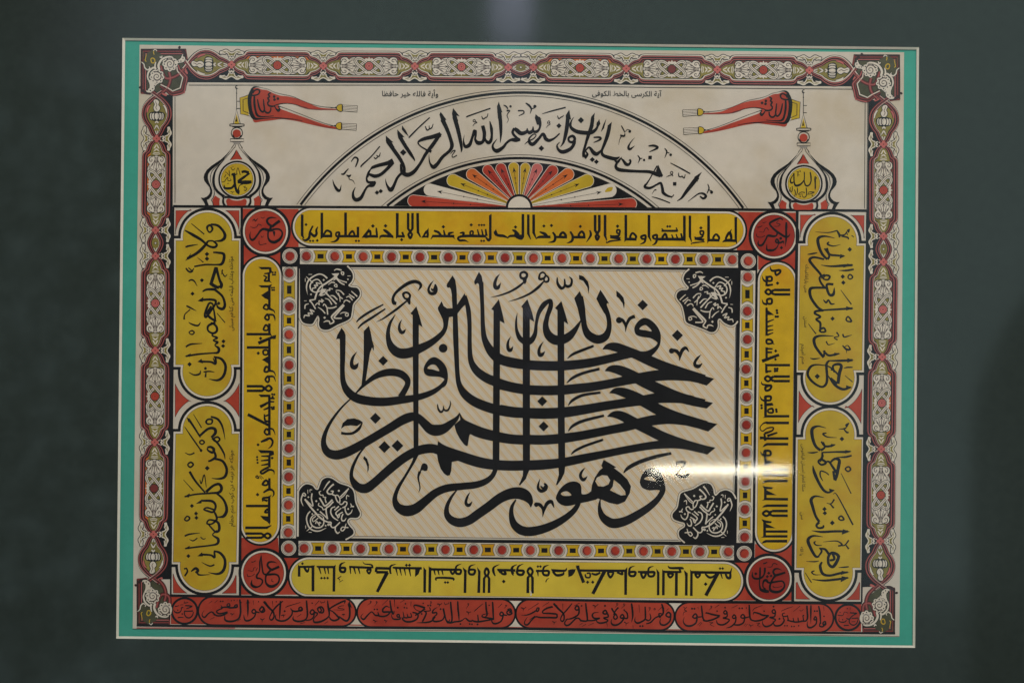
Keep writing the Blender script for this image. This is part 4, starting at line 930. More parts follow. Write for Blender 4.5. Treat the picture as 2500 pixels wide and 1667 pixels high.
# ---------------------------------------------------------------- inscriptions, stroke by stroke
def script(parent, tile, txt, L=9, m='black_ink', name='lettering', pen=None):
    p = Part(name, parent); draw(p, tile, txt, m, L, pen, n=5); return p
AL, AR = Tile(800, 220, 4.704), Tile(1260, 220, 4.704)
sc = script(ar, AL, '''r 57,1028,3 75,1090,20 110,1145,34 140,1155,24 156,1090,3; r 155,965,12 185,965,22 215,930,16 240,905,12; r 215,975,8 245,990,26 270,975,10; r 245,990,12 250,1025,8 290,1040,8 312,1080,3
r 270,825,10 310,775,18 348,800,22 320,885,14; r 388,888,4 390,868,18 500,765,14 600,648,14; r 530,770,8 550,790,14 575,770,10; r 560,750,10 590,765,14 605,720,8
r 318,1118,6 292,1180,24 300,1240,38 335,1262,44 385,1235,40 430,1150,26 465,1105,26 520,1090,46 550,1055,20
r 752,810,54 690,840,46 600,862,40 520,888,34 490,915,10; r 750,830,44 680,910,38 610,970,38 540,990,42 470,970,26 448,1020,22 470,1060,30 550,1060,30; r 500,900,12 470,950,26 455,1000,30
d 567,1178,26 610,1162,26
p 668,525 757,605 735,600 770,660 720,660 668,590; r 690,590,46 760,690,44 830,790,42 875,880,36 885,950,26
r 838,850,16 845,900,30 860,950,44 920,975,50 990,940,44 1060,850,34 1130,730,38 1200,640,44 1270,540,40 1298,500,34; r 1298,512,56 1200,540,46 1100,565,40 1040,600,20 1060,640,14 1120,680,18 1190,715,22; d 1180,700,18
r 855,950,30 800,1010,30 760,1100,36 725,1148,48 690,1110,26 670,1060,14 664,1018,3
p 800,455 885,545 862,540 870,590 815,560 802,510; r 825,530,44 890,640,42 950,730,38 990,790,22 1002,818,4; p 855,408 900,470 932,537 890,500 852,455
r 932,555,5 950,530,18 1060,420,16 1172,318,14; r 1120,415,8 1140,460,16 1165,450,12 1165,410,8; r 1165,450,16 1195,435,14 1212,390,8; d 868,718,38
p 1440,208 1516,305 1480,295 1500,360 1440,340 1428,270; r 1455,310,48 1490,430,46 1520,560,40 1538,670,28 1532,718,5
p 1298,252 1365,345 1340,345 1360,400 1310,370 1284,285; r 1318,340,50 1370,450,44 1410,560,40 1428,640,44 1400,700,36 1320,770,38 1260,850,42 1215,885,48 1180,850,22 1166,800,14 1164,738,3
r 1410,735,6 1440,700,14 1465,700,12 1430,750,10 1440,775,12 1485,750,12
r 1600,315,4 1605,305,16 1730,260,14 1870,212,16; r 1768,300,8 1785,335,14 1810,320,10; r 1808,320,14 1830,310,12 1842,270,8; o 1670,350,8 1690,340,8 1695,360,8 1675,365,8; r 1690,360,12 1715,375,8 1690,385,10 1665,418,3
r 1570,515,3 1560,590,16 1580,650,38 1630,630,42 1660,550,30 1690,470,42 1700,520,26 1695,570,26 1730,610,48 1785,590,36 1800,500,42 1780,410,40; r 1862,360,10 1880,440,34 1885,520,28 1875,580,36 1845,605,42 1810,570,26 1800,500,24
p 1965,135 2007,262 1985,250 1995,330 1955,330 1945,190; r 1970,240,46 1985,370,42 1990,500,30 1982,608,5
r 2020,175,8 2050,190,16 2070,220,12; c 2100,190,14; r 2055,240,20 2090,240,14 2060,290,10 2075,340,8 2058,380,3; r 2185,240,16 2245,240,14 2250,270,14 2195,298,8''', 7)
draw(sc, AR, '''p 225,280 292,335 275,340 285,400 240,400 215,320; r 250,320,52 275,380,36 270,440,24 240,478,32 200,480,30; r 195,420,10 190,470,34 150,490,40 130,460,12; r 128,440,10 120,480,36 60,500,46 10,465,48 -20,440,30
r -20,440,30 -40,490,30 0,545,30 40,575,36; r 50,575,20 0,575,48 -60,575,32 -110,610,28 -150,660,36 -215,700,48 -258,680,34 -266,630,22 -219,565,5
r 110,150,12 150,180,24 175,220,18 160,275,4; c 215,190,18; r 235,185,10 215,205,10 170,220,14; r 300,275,6 420,240,16 570,202,16; r 475,295,8 490,330,14 515,315,10; r 513,315,14 535,305,12 545,290,8
o 360,375,8 375,355,8 388,370,8 368,385,8; r 380,375,12 390,395,8 365,410,8 345,438,3; d 492,412,30 745,348,36 290,670,33
p 610,228 632,345 605,330 615,400 575,400 570,290; r 595,310,44 585,420,46 565,530,40 540,610,24 508,655,5; r 95,628,3 140,590,16 200,560,14 230,520,10 200,510,14 150,560,22 160,610,38 200,620,42 260,560,32 310,505,32 340,560,42 380,580,36 440,555,22 500,500,16
o 650,530,32 675,565,32 650,600,30 610,590,26 605,550,26; r 672,570,30 665,620,36 620,680,40 540,712,46 490,690,32 470,640,18 500,600,6
r 665,310,3 630,370,20 630,430,34 690,475,44 780,492,46 860,490,44 910,460,34 935,420,26 945,370,36; p 955,335 920,395 940,430 968,390
p 905,262 862,310 850,420 890,420 895,330; r 880,320,40 865,420,44 830,520,40 800,620,30 775,720,34 785,770,46; p 1038,325 1000,400 972,487 1010,440; r 785,780,44 820,740,26 800,700,16 840,660,24 890,720,46 930,735,42 980,690,16
p 1100,368 1050,410 1050,480 1085,470; r 1072,420,40 1050,520,44 1015,620,36 985,700,28 1000,750,36 1080,780,42 1140,790,38 1190,770,12; r 1130,800,20 1165,830,30 1205,790,14 1240,825,30; r 1225,800,20 1260,850,38 1295,855,30 1315,820,22 1300,800,26
r 1215,770,6 1165,826,24 1145,880,34 1180,915,42 1280,928,36 1400,935,32 1530,940,36 1620,970,46 1680,990,20; p 1632,858 1688,985 1640,1005 1605,930; r 1620,870,16 1580,940,14 1530,1030,14 1490,1090,22
r 1490,1080,24 1480,1115,32 1540,1125,28 1610,1090,22 1660,1070,28 1680,1130,32 1690,1180,36 1740,1215,26 1790,1225,14 1812,1200,8 1780,1245,4; d 875,800,30 922,825,28; p 1518,757 1560,755 1558,797 1518,796; p 1802,1058 1842,1058 1840,1100 1802,1098
r 890,545,14 960,545,24 965,570,24 890,605,8; r 1520,645,14 1580,640,26 1625,665,26 1530,712,8; r 1208,410,10 1230,450,14 1250,490,10;c 1305,478,16; r 1195,520,18 1240,530,22 1250,500,10; r 1210,530,14 1190,570,8 1178,632,3; r 1255,480,8 1280,455,8 1320,470,8
r 1360,550,3 1310,610,14 1290,660,28 1310,680,28 1362,640,3; r 1395,750,8 1420,790,16 1400,840,4; c 1470,805,14; r 1420,790,12 1450,785,10; r 1705,670,8 1730,710,18 1705,785,4;c 1775,745,16; r 1730,715,12 1760,725,10
r 1772,838,8 1890,900,16 2000,962,14; o 1770,950,8 1790,935,8 1800,955,8 1780,965,8; r 1790,960,14 1800,990,10; r 1790,975,8 1755,985,10 1725,1000,4; r 1865,950,8 1870,990,14 1900,1000,12; r 1900,985,14 1930,1010,14 1942,970,8
p 2135,940 2090,1020 2085,1055 2065,1045 2045,1000; r 2085,1000,50 2030,1070,48 1960,1160,40 1900,1240,24 1848,1275,5; r 1972,1282,4 2040,1230,12 2100,1190,16 2150,1190,24 2180,1220,30 2150,1245,26 2110,1220,14; c 2245,1175,18; r 2200,1080,8 2215,1130,16 2190,1190,10; r 2215,1150,10 2245,1160,12
r 1560,1195,4 1590,1150,10 1610,1150,16; r 1558,1225,6 1660,1255,14 1768,1298,12''', 'black_ink', 7)
stn = Part('paint_spot', fan); draw(stn, AR, 's 1018,1168 1040,1135 1065,1118 1110,1118 1095,1160 1050,1172', 'yellow_paint', 8)

KT1, KT2, KB1, KB2 = Tile(720, 505, 4.2), Tile(1260, 515, 4.2), Tile(700, 1360, 4.2), Tile(1250, 1370, 4.2)
kt = script(KUF['top'], KT1, '''l 75,80,28 75,300,28; r 75,290,26 85,310,18 95,325,8; d 115,183,17; r 75,325,6 105,345,22 145,320,28 155,260,22 185,195,18; r 155,260,20 195,300,30 222,280,26 220,240,22 235,205,10; d 157,350,14 187,350,14 230,346,16
l 277,62,28 277,310,28; p 263,335 263,290 291,290 291,312; r 285,300,28 383,300,28; r 295,290,20 325,245,22 368,262,24 372,300,24; o 425,268,20 455,265,22 450,300,22 425,300,20; r 455,280,26 440,330,26 410,355,18 365,360,3
r 440,302,26 660,302,28; o 555,295,20 590,250,24 610,295,20; l 520,60,28 520,300,28; l 647,205,26 647,300,26; d 627,350,14 656,350,14; o 715,305,22 765,245,26 772,300,22; p 683,318 765,212 740,300 700,318; r 700,303,26 848,303,28; r 835,215,14 838,260,22 845,318,20; d 800,198,20
r 905,235,12 930,248,30 975,285,30 1010,318,14; r 1008,305,26 890,300,26 870,332,4; d 930,196,20; l 1050,65,30 1050,300,28; p 1036,330 1036,290 1064,290 1060,310; r 1045,302,26 1128,304,26; r 1100,258,22 1120,312,20; d 1095,338,18
l 1161,65,26 1161,225,26 1203,285,24; l 1206,65,26 1206,225,26 1163,285,24; r 1160,280,20 1183,322,26 1205,280,20; l 1258,65,28 1262,270,28; r 1262,260,26 1290,312,12; o 1322,302,20 1355,250,24 1362,300,20; p 1295,318 1372,215 1372,318 1350,318 1350,270 1320,318
r 1410,300,26 1635,302,28; r 1393,335,4 1415,300,20; r 1425,245,20 1470,262,26 1500,295,22; r 1525,238,14 1540,300,24; r 1628,262,14 1580,275,26 1590,300,20; p 1600,300 1645,335 1620,288; d 1522,206,19
r 1780,362,4 1740,345,20 1690,345,24 1675,318,22 1740,300,28 1960,302,28; r 1690,270,12 1730,268,26 1720,300,20; o 1800,255,18 1825,252,18 1822,285,18 1800,285,18; r 1872,232,12 1890,300,22; r 1915,232,12 1930,300,22; r 1955,228,18 1965,300,24
p 1990,90 2017,72 2017,330 1990,330; r 2004,320,26 1985,345,26 1960,312,18; d 1808,186,18 1888,188,14 1915,188,14 1940,188,14; d 1912,350,14 1938,350,14; r 2045,250,20 2075,290,28 2140,300,28 2185,320,8; p 2037,268 2062,228 2085,290 2055,300
r 2228,238,12 2258,252,30 2295,290,28; r 2180,328,4 2210,300,24 2330,300,28; l 2338,75,28 2338,310,28; d 2262,208,18''')
draw(kt, KT2, '''l 70,35,28 70,270,28;r 70,262,28 50,285,26 0,258,32 -12,225,12; l 125,38,26 125,240,26; r 125,232,26 150,292,8; l 180,38,28 180,230,28; r 180,222,28 207,288,8; r 240,215,12 290,235,32 320,262,26 355,278,8; r 203,290,4 240,268,26 352,268,28; d 285,156,18; d 363,150,18
r 375,218,18 400,260,26 390,310,26 330,325,4; r 395,268,24 522,270,28; o 450,255,26 478,222,26 508,250,26 490,272,24; r 555,212,18 580,260,26 570,310,26 518,332,4; r 580,270,26 712,270,28; o 640,252,22 672,212,24 698,245,24 680,268,20; d 658,160,18; r 755,198,14 765,250,26 718,324,4
l 810,42,28 810,200,28 850,268,26; l 853,42,28 853,200,28 813,268,26; r 812,255,22 832,296,28 855,255,22; l 912,42,28 912,260,28; r 912,252,26 930,305,10; o 1035,198,20 1062,200,20 1060,228,20 1036,228,18; r 1060,225,22 1050,255,22 985,262,22 965,250,14; r 965,268,26 1070,285,32; r 1078,300,10 970,310,18 930,328,10 925,312,8; d 1040,158,19
l 1125,42,28 1125,300,28; p 1110,322 1111,290 1140,290; r 1120,290,28 1235,292,28; o 1170,275,24 1192,228,22 1230,262,24 1215,288,20; o 1285,262,24 1325,252,24 1322,285,22 1290,285,22; r 1330,265,24 1315,320,22 1265,345,3; l 1362,42,28 1362,270,28; r 1362,262,26 1385,312,8
o 1405,258,24 1442,248,24 1440,285,22 1410,282,22; r 1450,275,26 1430,330,22 1393,352,4; r 1450,290,28 1735,292,32; o 1500,275,24 1528,236,24 1545,275,24 1520,290,20; r 1595,242,12 1612,290,20; r 1640,238,12 1657,290,20; r 1690,230,18 1705,290,22; l 1725,50,28 1725,300,28; p 1711,290 1739,290 1736,325
r 1490,205,20 1655,205,24; r 1492,180,10 1515,205,14; r 1640,172,14 1658,208,12; d 1552,160,15 1577,160,15; l 1782,50,26 1782,270,26; r 1782,262,24 1800,320,8; o 1888,210,20 1918,210,20 1918,240,20 1893,242,18; r 1915,235,22 1905,268,22 1850,280,22 1828,265,12; r 1830,285,24 1928,300,30; r 1935,318,8 1840,325,16 1795,335,8 1800,345,6; d 1895,175,18
l 1973,50,28 1973,310,28; p 1960,335 1960,298 1987,298; r 1968,300,28 2085,302,28; o 2020,285,22 2048,240,22 2080,272,24 2070,300,18; o 2150,290,22 2188,222,30 2205,290,26; r 2185,235,20 2208,188,8; r 2115,322,6 2150,306,26 2262,306,28; l 2252,65,28 2252,320,24; p 2238,300 2266,300 2264,345''', 'black_ink', 9)
kb = script(KUF['bottom'], KB1, '''l 128,85,26 128,195,28; r 120,95,22 285,95,24; p 115,60 130,90 120,110; r 180,100,24 212,145,24 228,108,14; d 162,62,16; l 270,80,30 270,346,30; p 255,95 288,75 284,110; r 315,85,6 330,95,22 500,98,26; p 485,85 504,72 500,110; r 330,95,22 352,168,8; r 385,100,20 400,168,8; r 420,100,20 432,168,8; l 487,85,28 484,348,28; d 357,210,15 388,210,15 420,210,15
o 550,110,26 598,108,26 592,145,26 555,142,26; r 545,120,24 555,70,22 602,46,4; r 520,215,8 560,190,10; r 530,210,10 545,232,10; l 540,252,6 578,230,6; r 640,95,22 870,105,26; r 650,95,20 656,168,8; r 690,105,20 707,168,8; r 735,105,20 752,168,8; o 825,130,22 862,125,22 845,165,20; r 880,110,22 870,75,18 800,65,10 780,40,3
l 915,108,28 1050,112,28; l 918,150,30 1040,150,26; r 920,105,26 915,150,26; l 1032,150,40 928,352,30; r 1055,110,20 1067,168,20; r 1062,150,20 1065,90,22 1122,66,4; r 1100,95,6 1115,105,22 1385,110,26; r 1120,110,20 1138,185,6; r 1160,110,20 1178,185,6; r 1205,110,20 1222,185,6; r 1255,110,22 1272,192,8; p 1318,115 1372,115 1352,172 1316,198; d 1228,78,17 1260,78,17
p 1402,95 1431,130 1428,358 1401,358; l 1470,100,28 1466,358,28; p 1456,85 1484,120 1456,130; r 1470,120,26 1745,125,26; r 1510,125,20 1524,180,8; r 1550,125,20 1564,180,8; r 1590,125,20 1604,180,8; o 1680,130,22 1702,170,22 1722,130,20; r 1535,235,14 1540,208,20 1700,213,24 1708,237,8; d 1625,255,15 1652,255,15
o 1735,128,24 1784,128,24 1778,165,24 1740,162,24; r 1735,140,22 1740,90,20 1792,63,4; p 1802,98 1846,130 1842,362 1814,362 1818,150; o 1870,128,24 1928,128,24 1918,170,26 1875,167,24; r 1868,140,24 1880,90,20 1935,70,4; p 1950,95 1988,140 1984,362 1954,362 1962,150
o 2030,150,24 2050,110,26 2072,150,24 2050,190,24; l 2047,180,24 2024,215,26 2022,362,26; l 2055,180,24 2076,215,26 2074,362,28; r 2182,70,4 2125,100,20 2120,145,26 2138,190,10; r 2160,125,22 2345,132,28; r 2158,118,8 2195,155,26; o 2200,140,22 2228,135,24 2245,168,26 2210,165,24; d 2225,245,20; r 2362,72,4 2310,100,20 2312,155,24 2325,185,8''')
draw(kb, KB2, '''o 55,95,26 118,95,26 106,132,28 62,128,26; r 52,105,24 65,50,20 118,22,4; r 45,28,4 5,60,20 10,125,24; o 160,100,24 185,65,26 212,100,24 190,140,26; l 190,130,26 163,165,28 162,322,30; l 185,130,26 210,165,28 210,325,28; r 245,95,22 320,95,26; r 262,82,24 268,150,8; o 320,98,24 375,98,24 368,138,26 325,132,24; r 315,105,22 330,55,20 378,34,4; d 265,50,15 292,50,15; r 345,210,12 360,180,10 382,170,4
r 403,75,6 430,90,28 540,92,24 562,62,4; r 418,95,26 455,138,26 520,130,28 532,105,8; o 592,95,24 638,92,22 602,140,22; p 575,85 655,75 630,130 578,160; l 690,90,24 1170,94,28; l 668,45,30 735,215,34; p 650,40 690,38 695,70; r 765,120,16 798,120,18 798,160,18 760,160,18 750,128,14; r 815,120,18 860,132,24 905,112,20; l 950,95,38 828,330,34; o 985,110,24 1038,112,22 1008,162,24; r 1075,108,20 1130,130,22 1125,100,20; p 1150,90 1182,55 1178,340 1151,340; d 775,210,18 828,210,18
o 1205,110,26 1264,108,26 1252,145,26 1210,142,26; r 1200,120,24 1210,65,20 1258,43,4; r 1290,105,22 1460,108,28; o 1325,115,26 1372,120,24 1345,168,24; o 1400,110,24 1458,108,24 1448,147,26 1405,147,24; r 1395,120,22 1405,65,20 1453,46,4; p 1478,70 1512,110 1511,344 1485,344 1486,130; l 1553,90,28 1551,344,28; p 1540,75 1567,110 1540,120; l 1550,105,26 1730,106,24; o 1600,125,24 1652,128,22 1622,162,24; l 1686,105,30 1684,349,30; r 1598,42,6 1625,65,22 1740,66,26 1752,80,10; r 1715,70,22 1732,112,18
p 1762,85 1802,120 1800,347 1772,347 1774,150; l 1840,95,26 1838,351,28; p 1827,80 1854,110 1827,120; l 1838,108,28 2235,114,28; o 1880,125,24 1928,130,22 1902,162,24; r 1980,125,18 2020,160,26 2060,155,22 2095,125,20; l 2110,120,36 1987,347,36; r 2138,110,20 2157,175,8; r 2185,110,18 2205,160,26 2235,165,28 2240,110,20 2257,60,4; d 1985,230,20 2133,70,15 2160,70,15''', 'black_ink', 9)
chip = Part('chip', KUF['bottom']); draw(chip, KB2, 's 178,295 194,300 202,330 200,348 185,345 190,320', 'white_paint', 10)

CL1, CL2, CR1, CR2 = Tile(590, 630, 4.48), Tile(590, 970, 4.48), Tile(1845, 640, 4.48), Tile(1840, 980, 4.24)
cl = script(KUF['left'], CL1, '''p 183,98 215,98 300,98 325,105 332,150 325,165 300,170 300,150 300,124 215,124; l 298,160,26 298,262,28; r 248,172,14 300,166,22; r 238,190,12 272,212,20 250,250,20 300,250,22; p 285,250 312,250 333,278; c 340,158,11 368,158,11 343,182,11 365,182,11; p 183,298 305,298 305,324 215,324; l 304,300,28 304,562,28; p 290,300 318,290 335,288 318,320; c 332,325,11 355,325,11 335,350,11 355,350,11
p 213,407 292,355 292,455 255,440; o 240,545,20 265,508,24 290,528,22 282,562,20; r 300,552,28 350,575,16 366,608,4; o 255,652,22 285,615,24 300,650,22 287,677,22; r 300,618,24 345,622,20 362,650,18 366,688,4; l 304,715,26 304,845,28; p 292,840 318,820 335,855; o 240,782,22 265,732,24 292,755,22 282,790,20; l 53,832,28 310,832,28
l 183,930,36 345,862,30; p 335,850 380,838 372,885 340,885; l 304,870,28 304,1242,28; d 208,878,20; l 58,977,28 300,977,28; o 240,1010,22 284,1010,22 284,1052,20 242,1052,20; d 182,1040,20; p 222,1110 295,1070 295,1155; o 250,1237,24 265,1190,26 295,1200,24 288,1240,22; r 300,1230,28 350,1242,18 376,1292,4; o 260,1327,22 290,1290,24 302,1330,22 287,1357,22; r 300,1293,24 350,1297,20 373,1350,4
l 56,1400,28 230,1400,28; l 58,1450,28 230,1450,28; r 222,1400,24 250,1425,30 222,1450,24; o 260,1425,26 296,1393,24 330,1425,26 296,1452,24; p 183,1490 315,1492 318,1568 290,1568 290,1518 210,1518; c 335,1488,12 358,1490,12 340,1515,12''')
draw(cl, CL2, '''l 304,0,28 304,412,28; l 203,102,34 305,48,24; r 240,135,14 300,110,26; r 248,180,14 258,250,24 300,262,22; l 245,205,14 300,190,22; l 68,185,34 295,302,30; c 330,108,12 352,105,12 335,126,12 352,124,12; r 305,8,22 362,12,18; r 305,45,22 358,46,16; o 250,377,22 275,343,24 302,375,22 282,407,22; r 300,338,24 345,350,18 368,408,4
r 210,485,18 260,465,30 310,445,26 340,480,24 325,530,18 288,560,4; d 180,515,18; p 178,572 320,578 352,585 355,625 330,635 300,640 300,608 210,608; l 304,630,28 304,765,28; r 215,640,12 300,640,26; r 212,690,12 300,682,24; r 215,740,12 300,725,26; c 335,660,14 170,650,12 172,680,12 175,712,12; r 295,762,26 240,788,24 208,812,22 230,830,24 300,790,24 350,802,18 356,842,4; o 155,870,12 170,853,12 188,882,12; l 190,855,7 220,892,7; l 205,850,7 240,887,7
l 304,880,26 304,995,28; o 230,947,24 265,905,26 292,935,24 267,957,22; r 238,1038,18 300,1003,28 345,1020,20 352,1060,16 333,1088,4; d 175,1060,20; r 232,1135,12 235,1100,24 290,1090,22 325,1065,6; r 240,1118,20 285,1128,26; l 302,1080,28 302,1372,28; l 48,1184,28 300,1184,28; o 255,1252,22 285,1218,24 292,1252,20; p 203,1290 292,1298 292,1365 235,1330; p 290,1360 315,1360 306,1390; l 40,1422,30 280,1422,28; p 270,1408 325,1390 325,1402 280,1436; l 40,1485,28 222,1485,26; l 48,1531,26 222,1531,26; r 215,1485,24 246,1508,28 215,1531,24; o 250,1508,26 286,1483,24 318,1510,26 286,1537,24''', 'black_ink', 9)
cr_ = script(KUF['right'], CR1, '''o 215,100,24 262,88,26 266,112,24 225,142,24; r 260,84,24 190,96,26 165,80,18 155,42,4; o 130,165,26 172,163,24 172,202,24 130,202,24; l 118,150,26 118,262,26; r 120,215,26 85,195,18 68,148,4; r 118,255,26 188,245,22; d 238,230,20; l 377,304,28 200,304,28; l 377,353,28 200,353,28; r 200,304,26 168,328,30 200,353,26; o 105,326,26 135,298,24 167,326,26 140,353,24
o 125,410,26 172,403,24 172,450,24 130,452,24; r 125,460,26 85,450,20 68,405,4; l 118,500,26 118,803,26; p 108,490 131,500 131,520; p 118,515 203,578 118,578; p 105,810 105,790 131,790; r 125,655,22 200,625,10; r 122,705,22 192,690,10; r 122,750,22 192,738,10; r 122,797,22 192,770,10; c 230,528,14 234,555,14 218,595,14 240,595,14; o 120,850,26 165,850,26 182,882,24 125,890,22; r 170,880,20 205,898,5
l 118,930,26 118,1065,26; r 115,945,24 185,948,16; r 130,985,22 178,985,18; l 68,1082,36 255,1012,30; d 218,970,19 215,1062,17; l 375,1125,28 110,1125,26; l 115,1115,26 115,1205,26; p 98,1105 131,1115 110,1140; p 100,1212 131,1195 131,1212; r 118,1195,24 172,1190,18; c 210,1165,14 235,1165,14 210,1190,14 232,1186,14; l 372,1249,28 195,1249,28; l 372,1299,28 195,1299,28; r 195,1249,26 163,1274,30 195,1299,26; o 100,1272,26 130,1245,26 165,1275,26 132,1302,24
r 62,1302,4 75,1335,18 172,1347,26; o 110,1362,28 170,1350,24 152,1392,26 110,1402,24; o 105,1470,26 162,1468,26 158,1507,24 110,1507,24; l 108,1455,26 108,1568,26; r 110,1520,24 65,1500,18 46,1462,4; r 110,1560,26 192,1558,16''')
draw(cr_, CR2, '''l 122,-10,28 122,152,28; r 120,30,24 195,18,14; c 80,38,13 82,66,13; o 150,85,20 192,73,22 198,112,22 155,112,20; c 233,82,13 236,103,13; l 368,151,26 120,151,26; p 135,140 135,164 93,168; l 365,220,28 130,220,26; r 140,215,24 100,225,14 65,270,10 90,305,12 140,275,14 200,268,16 190,300,18 110,330,26; r 245,320,18 140,355,28; l 360,381,28 100,381,26; r 110,330,20 120,405,26; l 63,375,32 105,375,24
l 357,440,28 130,440,26; p 140,426 140,454 88,474 110,440; o 115,510,26 167,513,26 172,552,24 115,552,24; r 115,560,26 85,545,18 68,515,4; l 120,497,28 120,665,28; p 128,598 207,625 128,660; o 100,742,24 140,718,26 168,742,26 130,768,24; l 355,702,26 190,702,26; l 355,762,28 178,762,26; l 352,820,28 130,820,26; p 140,806 140,834 85,848 110,815; p 88,870 130,878 200,885 190,905 110,905; l 120,880,28 120,1008,28; p 128,912 238,967 128,965; l 355,1009,28 120,1006,26; p 130,992 130,1018 83,1022
l 352,1075,28 130,1075,26; p 140,1061 140,1089 85,1094 110,1070; l 352,1130,28 190,1130,26; l 352,1179,28 190,1179,26; r 190,1130,24 163,1155,30 190,1179,24; o 95,1156,24 130,1130,26 167,1156,26 130,1182,24; p 78,1214 130,1228 188,1238 180,1256 105,1256; l 112,1230,28 112,1398,28; p 122,1258 228,1308 122,1305; l 350,1342,26 112,1342,24; l 350,1392,26 112,1392,24; p 125,1378 125,1404 73,1404; l 346,1442,30 120,1442,26; p 132,1428 132,1456 78,1468 100,1440''', 'black_ink', 9)

PL1, PL2, PR1, PR2 = Tile(420, 520, 3.482), Tile(420, 990, 3.482), Tile(1940, 530, 3.411), Tile(1935, 1000, 3.411)
script(SIDE['LA'], PL1, '''o 305,150,14 300,120,20 325,105,20 345,135,18 325,165,14; r 330,98,16 390,108,22 440,160,22 450,205,28 420,235,22 365,240,8; r 110,148,10 180,188,26 250,230,22 310,280,18 360,292,22 382,270,20 350,240,14 310,240,16 290,265,22 250,310,26 200,350,24 130,388,24; p 112,408 162,340 152,388
r 165,90,6 275,182,11; r 115,290,14 150,280,16 222,268,4; d 298,350,20 298,389,20; r 350,335,14 390,338,18 440,350,24 440,400,26 420,435,24 380,440,14 280,440,15 190,456,14; r 218,380,4 268,420,10; r 118,468,12 140,495,16 165,500,16 188,468,6; r 140,465,10 180,500,10
p 362,458 392,462 345,605 317,605; r 378,468,24 402,560,22 422,610,28 410,640,26; r 322,598,20 370,630,14 435,605,4; r 325,590,16 400,640,22; r 260,668,12 300,650,20 380,650,26; r 420,522,5 432,485,9 425,500,10 450,540,10 470,520,5; d 255,572,18 175,686,18; r 142,580,10 165,568,14 190,580,12 215,622,4
r 370,655,22 430,710,20 450,780,24 430,815,26 390,800,18 380,768,10; d 398,768,16; p 218,748 268,712 262,756; r 245,740,20 320,735,20 370,745,22 365,780,18 330,830,22 290,885,20 280,860,20 300,800,20 320,765,18 345,772,16; r 335,790,16 300,850,18 320,885,22 372,920,20; r 345,765,12 362,860,16 370,925,18
r 370,930,22 310,958,20 308,1000,16 350,1022,20 382,1000,22 375,960,20 330,930,12; r 375,1010,20 340,1040,12 385,1060,20 350,1082,10 388,1098,22 365,1122,10 398,1150,24 390,1185,22 340,1190,14 220,1200,17 118,1217,16; p 108,1218 162,1190 152,1222; d 438,1090,18 435,1130,18 150,1285,20; r 383,852,6 452,932,9
r 122,788,12 150,802,16 208,832,4; r 155,820,10 110,862,10 104,905,16; r 142,928,5 170,945,13 220,957,16 243,928,6; o 145,1015,9 170,1000,14 190,1015,12 170,1032,12; r 118,1138,14 160,1115,16 258,1108,4; p 216,1264 252,1238 264,1278; r 250,1262,18 330,1265,17 370,1280,22 370,1230,18; r 355,1222,14 420,1240,22 456,1300,24 440,1380,24 390,1420,20 315,1410,4
r 142,1352,4 190,1375,13 235,1367,16 243,1338,6; c 285,1320,12; r 268,1350,12 320,1345,13 362,1352,4; r 290,1350,10 285,1395,16; r 350,1232,8 372,1290,12''')
script(SIDE['LB'], PL2, '''o 290,135,18 310,115,16 342,120,18 337,150,14 305,155,16; r 330,93,16 390,115,20 430,180,16 452,288,4; r 140,112,22 180,170,18 242,268,14; r 108,178,5 170,270,13 245,377,12; r 183,72,5 252,187,11; r 240,252,20 310,195,22 360,195,26 370,230,26 335,270,20; o 350,285,15 385,265,16 407,287,16 380,307,14; r 340,275,18 390,320,18 440,400,16 452,455,4; p 125,98 158,115 140,142
o 235,310,13 255,293,15 277,310,13 255,327,13; d 248,380,15; r 300,355,16 330,350,22 357,370,24 345,397,22 310,382,16 298,360,12; r 350,370,18 372,430,22 340,460,20 308,472,14; r 360,450,18 430,470,22 466,540,24 450,602,24 400,620,16 338,615,4; d 300,530,21; r 112,398,5 150,415,11 192,400,14; o 135,500,13 160,480,16 182,500,16 155,522,14
r 150,558,22 200,640,18 282,737,14; r 98,628,5 182,722,9; r 238,628,8 250,662,10 275,585,10 292,692,6; r 290,732,24 350,680,22 400,665,24 422,700,26 400,735,24 330,742,17 200,752,15 108,772,14; p 103,774 152,742 146,778; r 380,742,18 440,800,20 466,880,26 440,937,26 385,945,8; p 203,832 258,792 252,828; r 255,806,18 340,810,22 372,850,20 350,902,18 300,892,17 272,880,14 300,865,15 355,882,17; d 170,850,18; o 108,965,13 130,938,13 152,955,15 130,977,13; d 205,915,18 208,951,18
r 360,900,18 382,960,20 340,1002,15 298,1000,15 320,968,15 390,990,22 402,1050,24 370,1070,17 305,1000,12; r 108,1107,14 150,1090,15 238,1080,4; r 148,1133,4 180,1146,11 217,1123,11; r 243,1113,8 265,1132,9 288,1125,5; r 385,1060,18 345,1095,10 392,1130,24 386,1170,22 330,1185,15 200,1200,15 113,1212,14; p 106,1213 152,1187 147,1218; d 140,1275,18
p 216,1277 257,1242 264,1278; r 250,1262,18 330,1268,17 362,1287,20 360,1240,16; r 355,1233,14 410,1250,22 451,1310,24 440,1392,26 390,1427,20 308,1415,4; r 252,1328,4 320,1360,13 362,1348,13; r 103,1385,14 130,1378,12; r 120,1375,10 132,1405,15 108,1447,15; r 163,1407,10 200,1380,24 222,1400,24 200,1417,16; r 215,1400,20 230,1435,15 322,1432,4''')
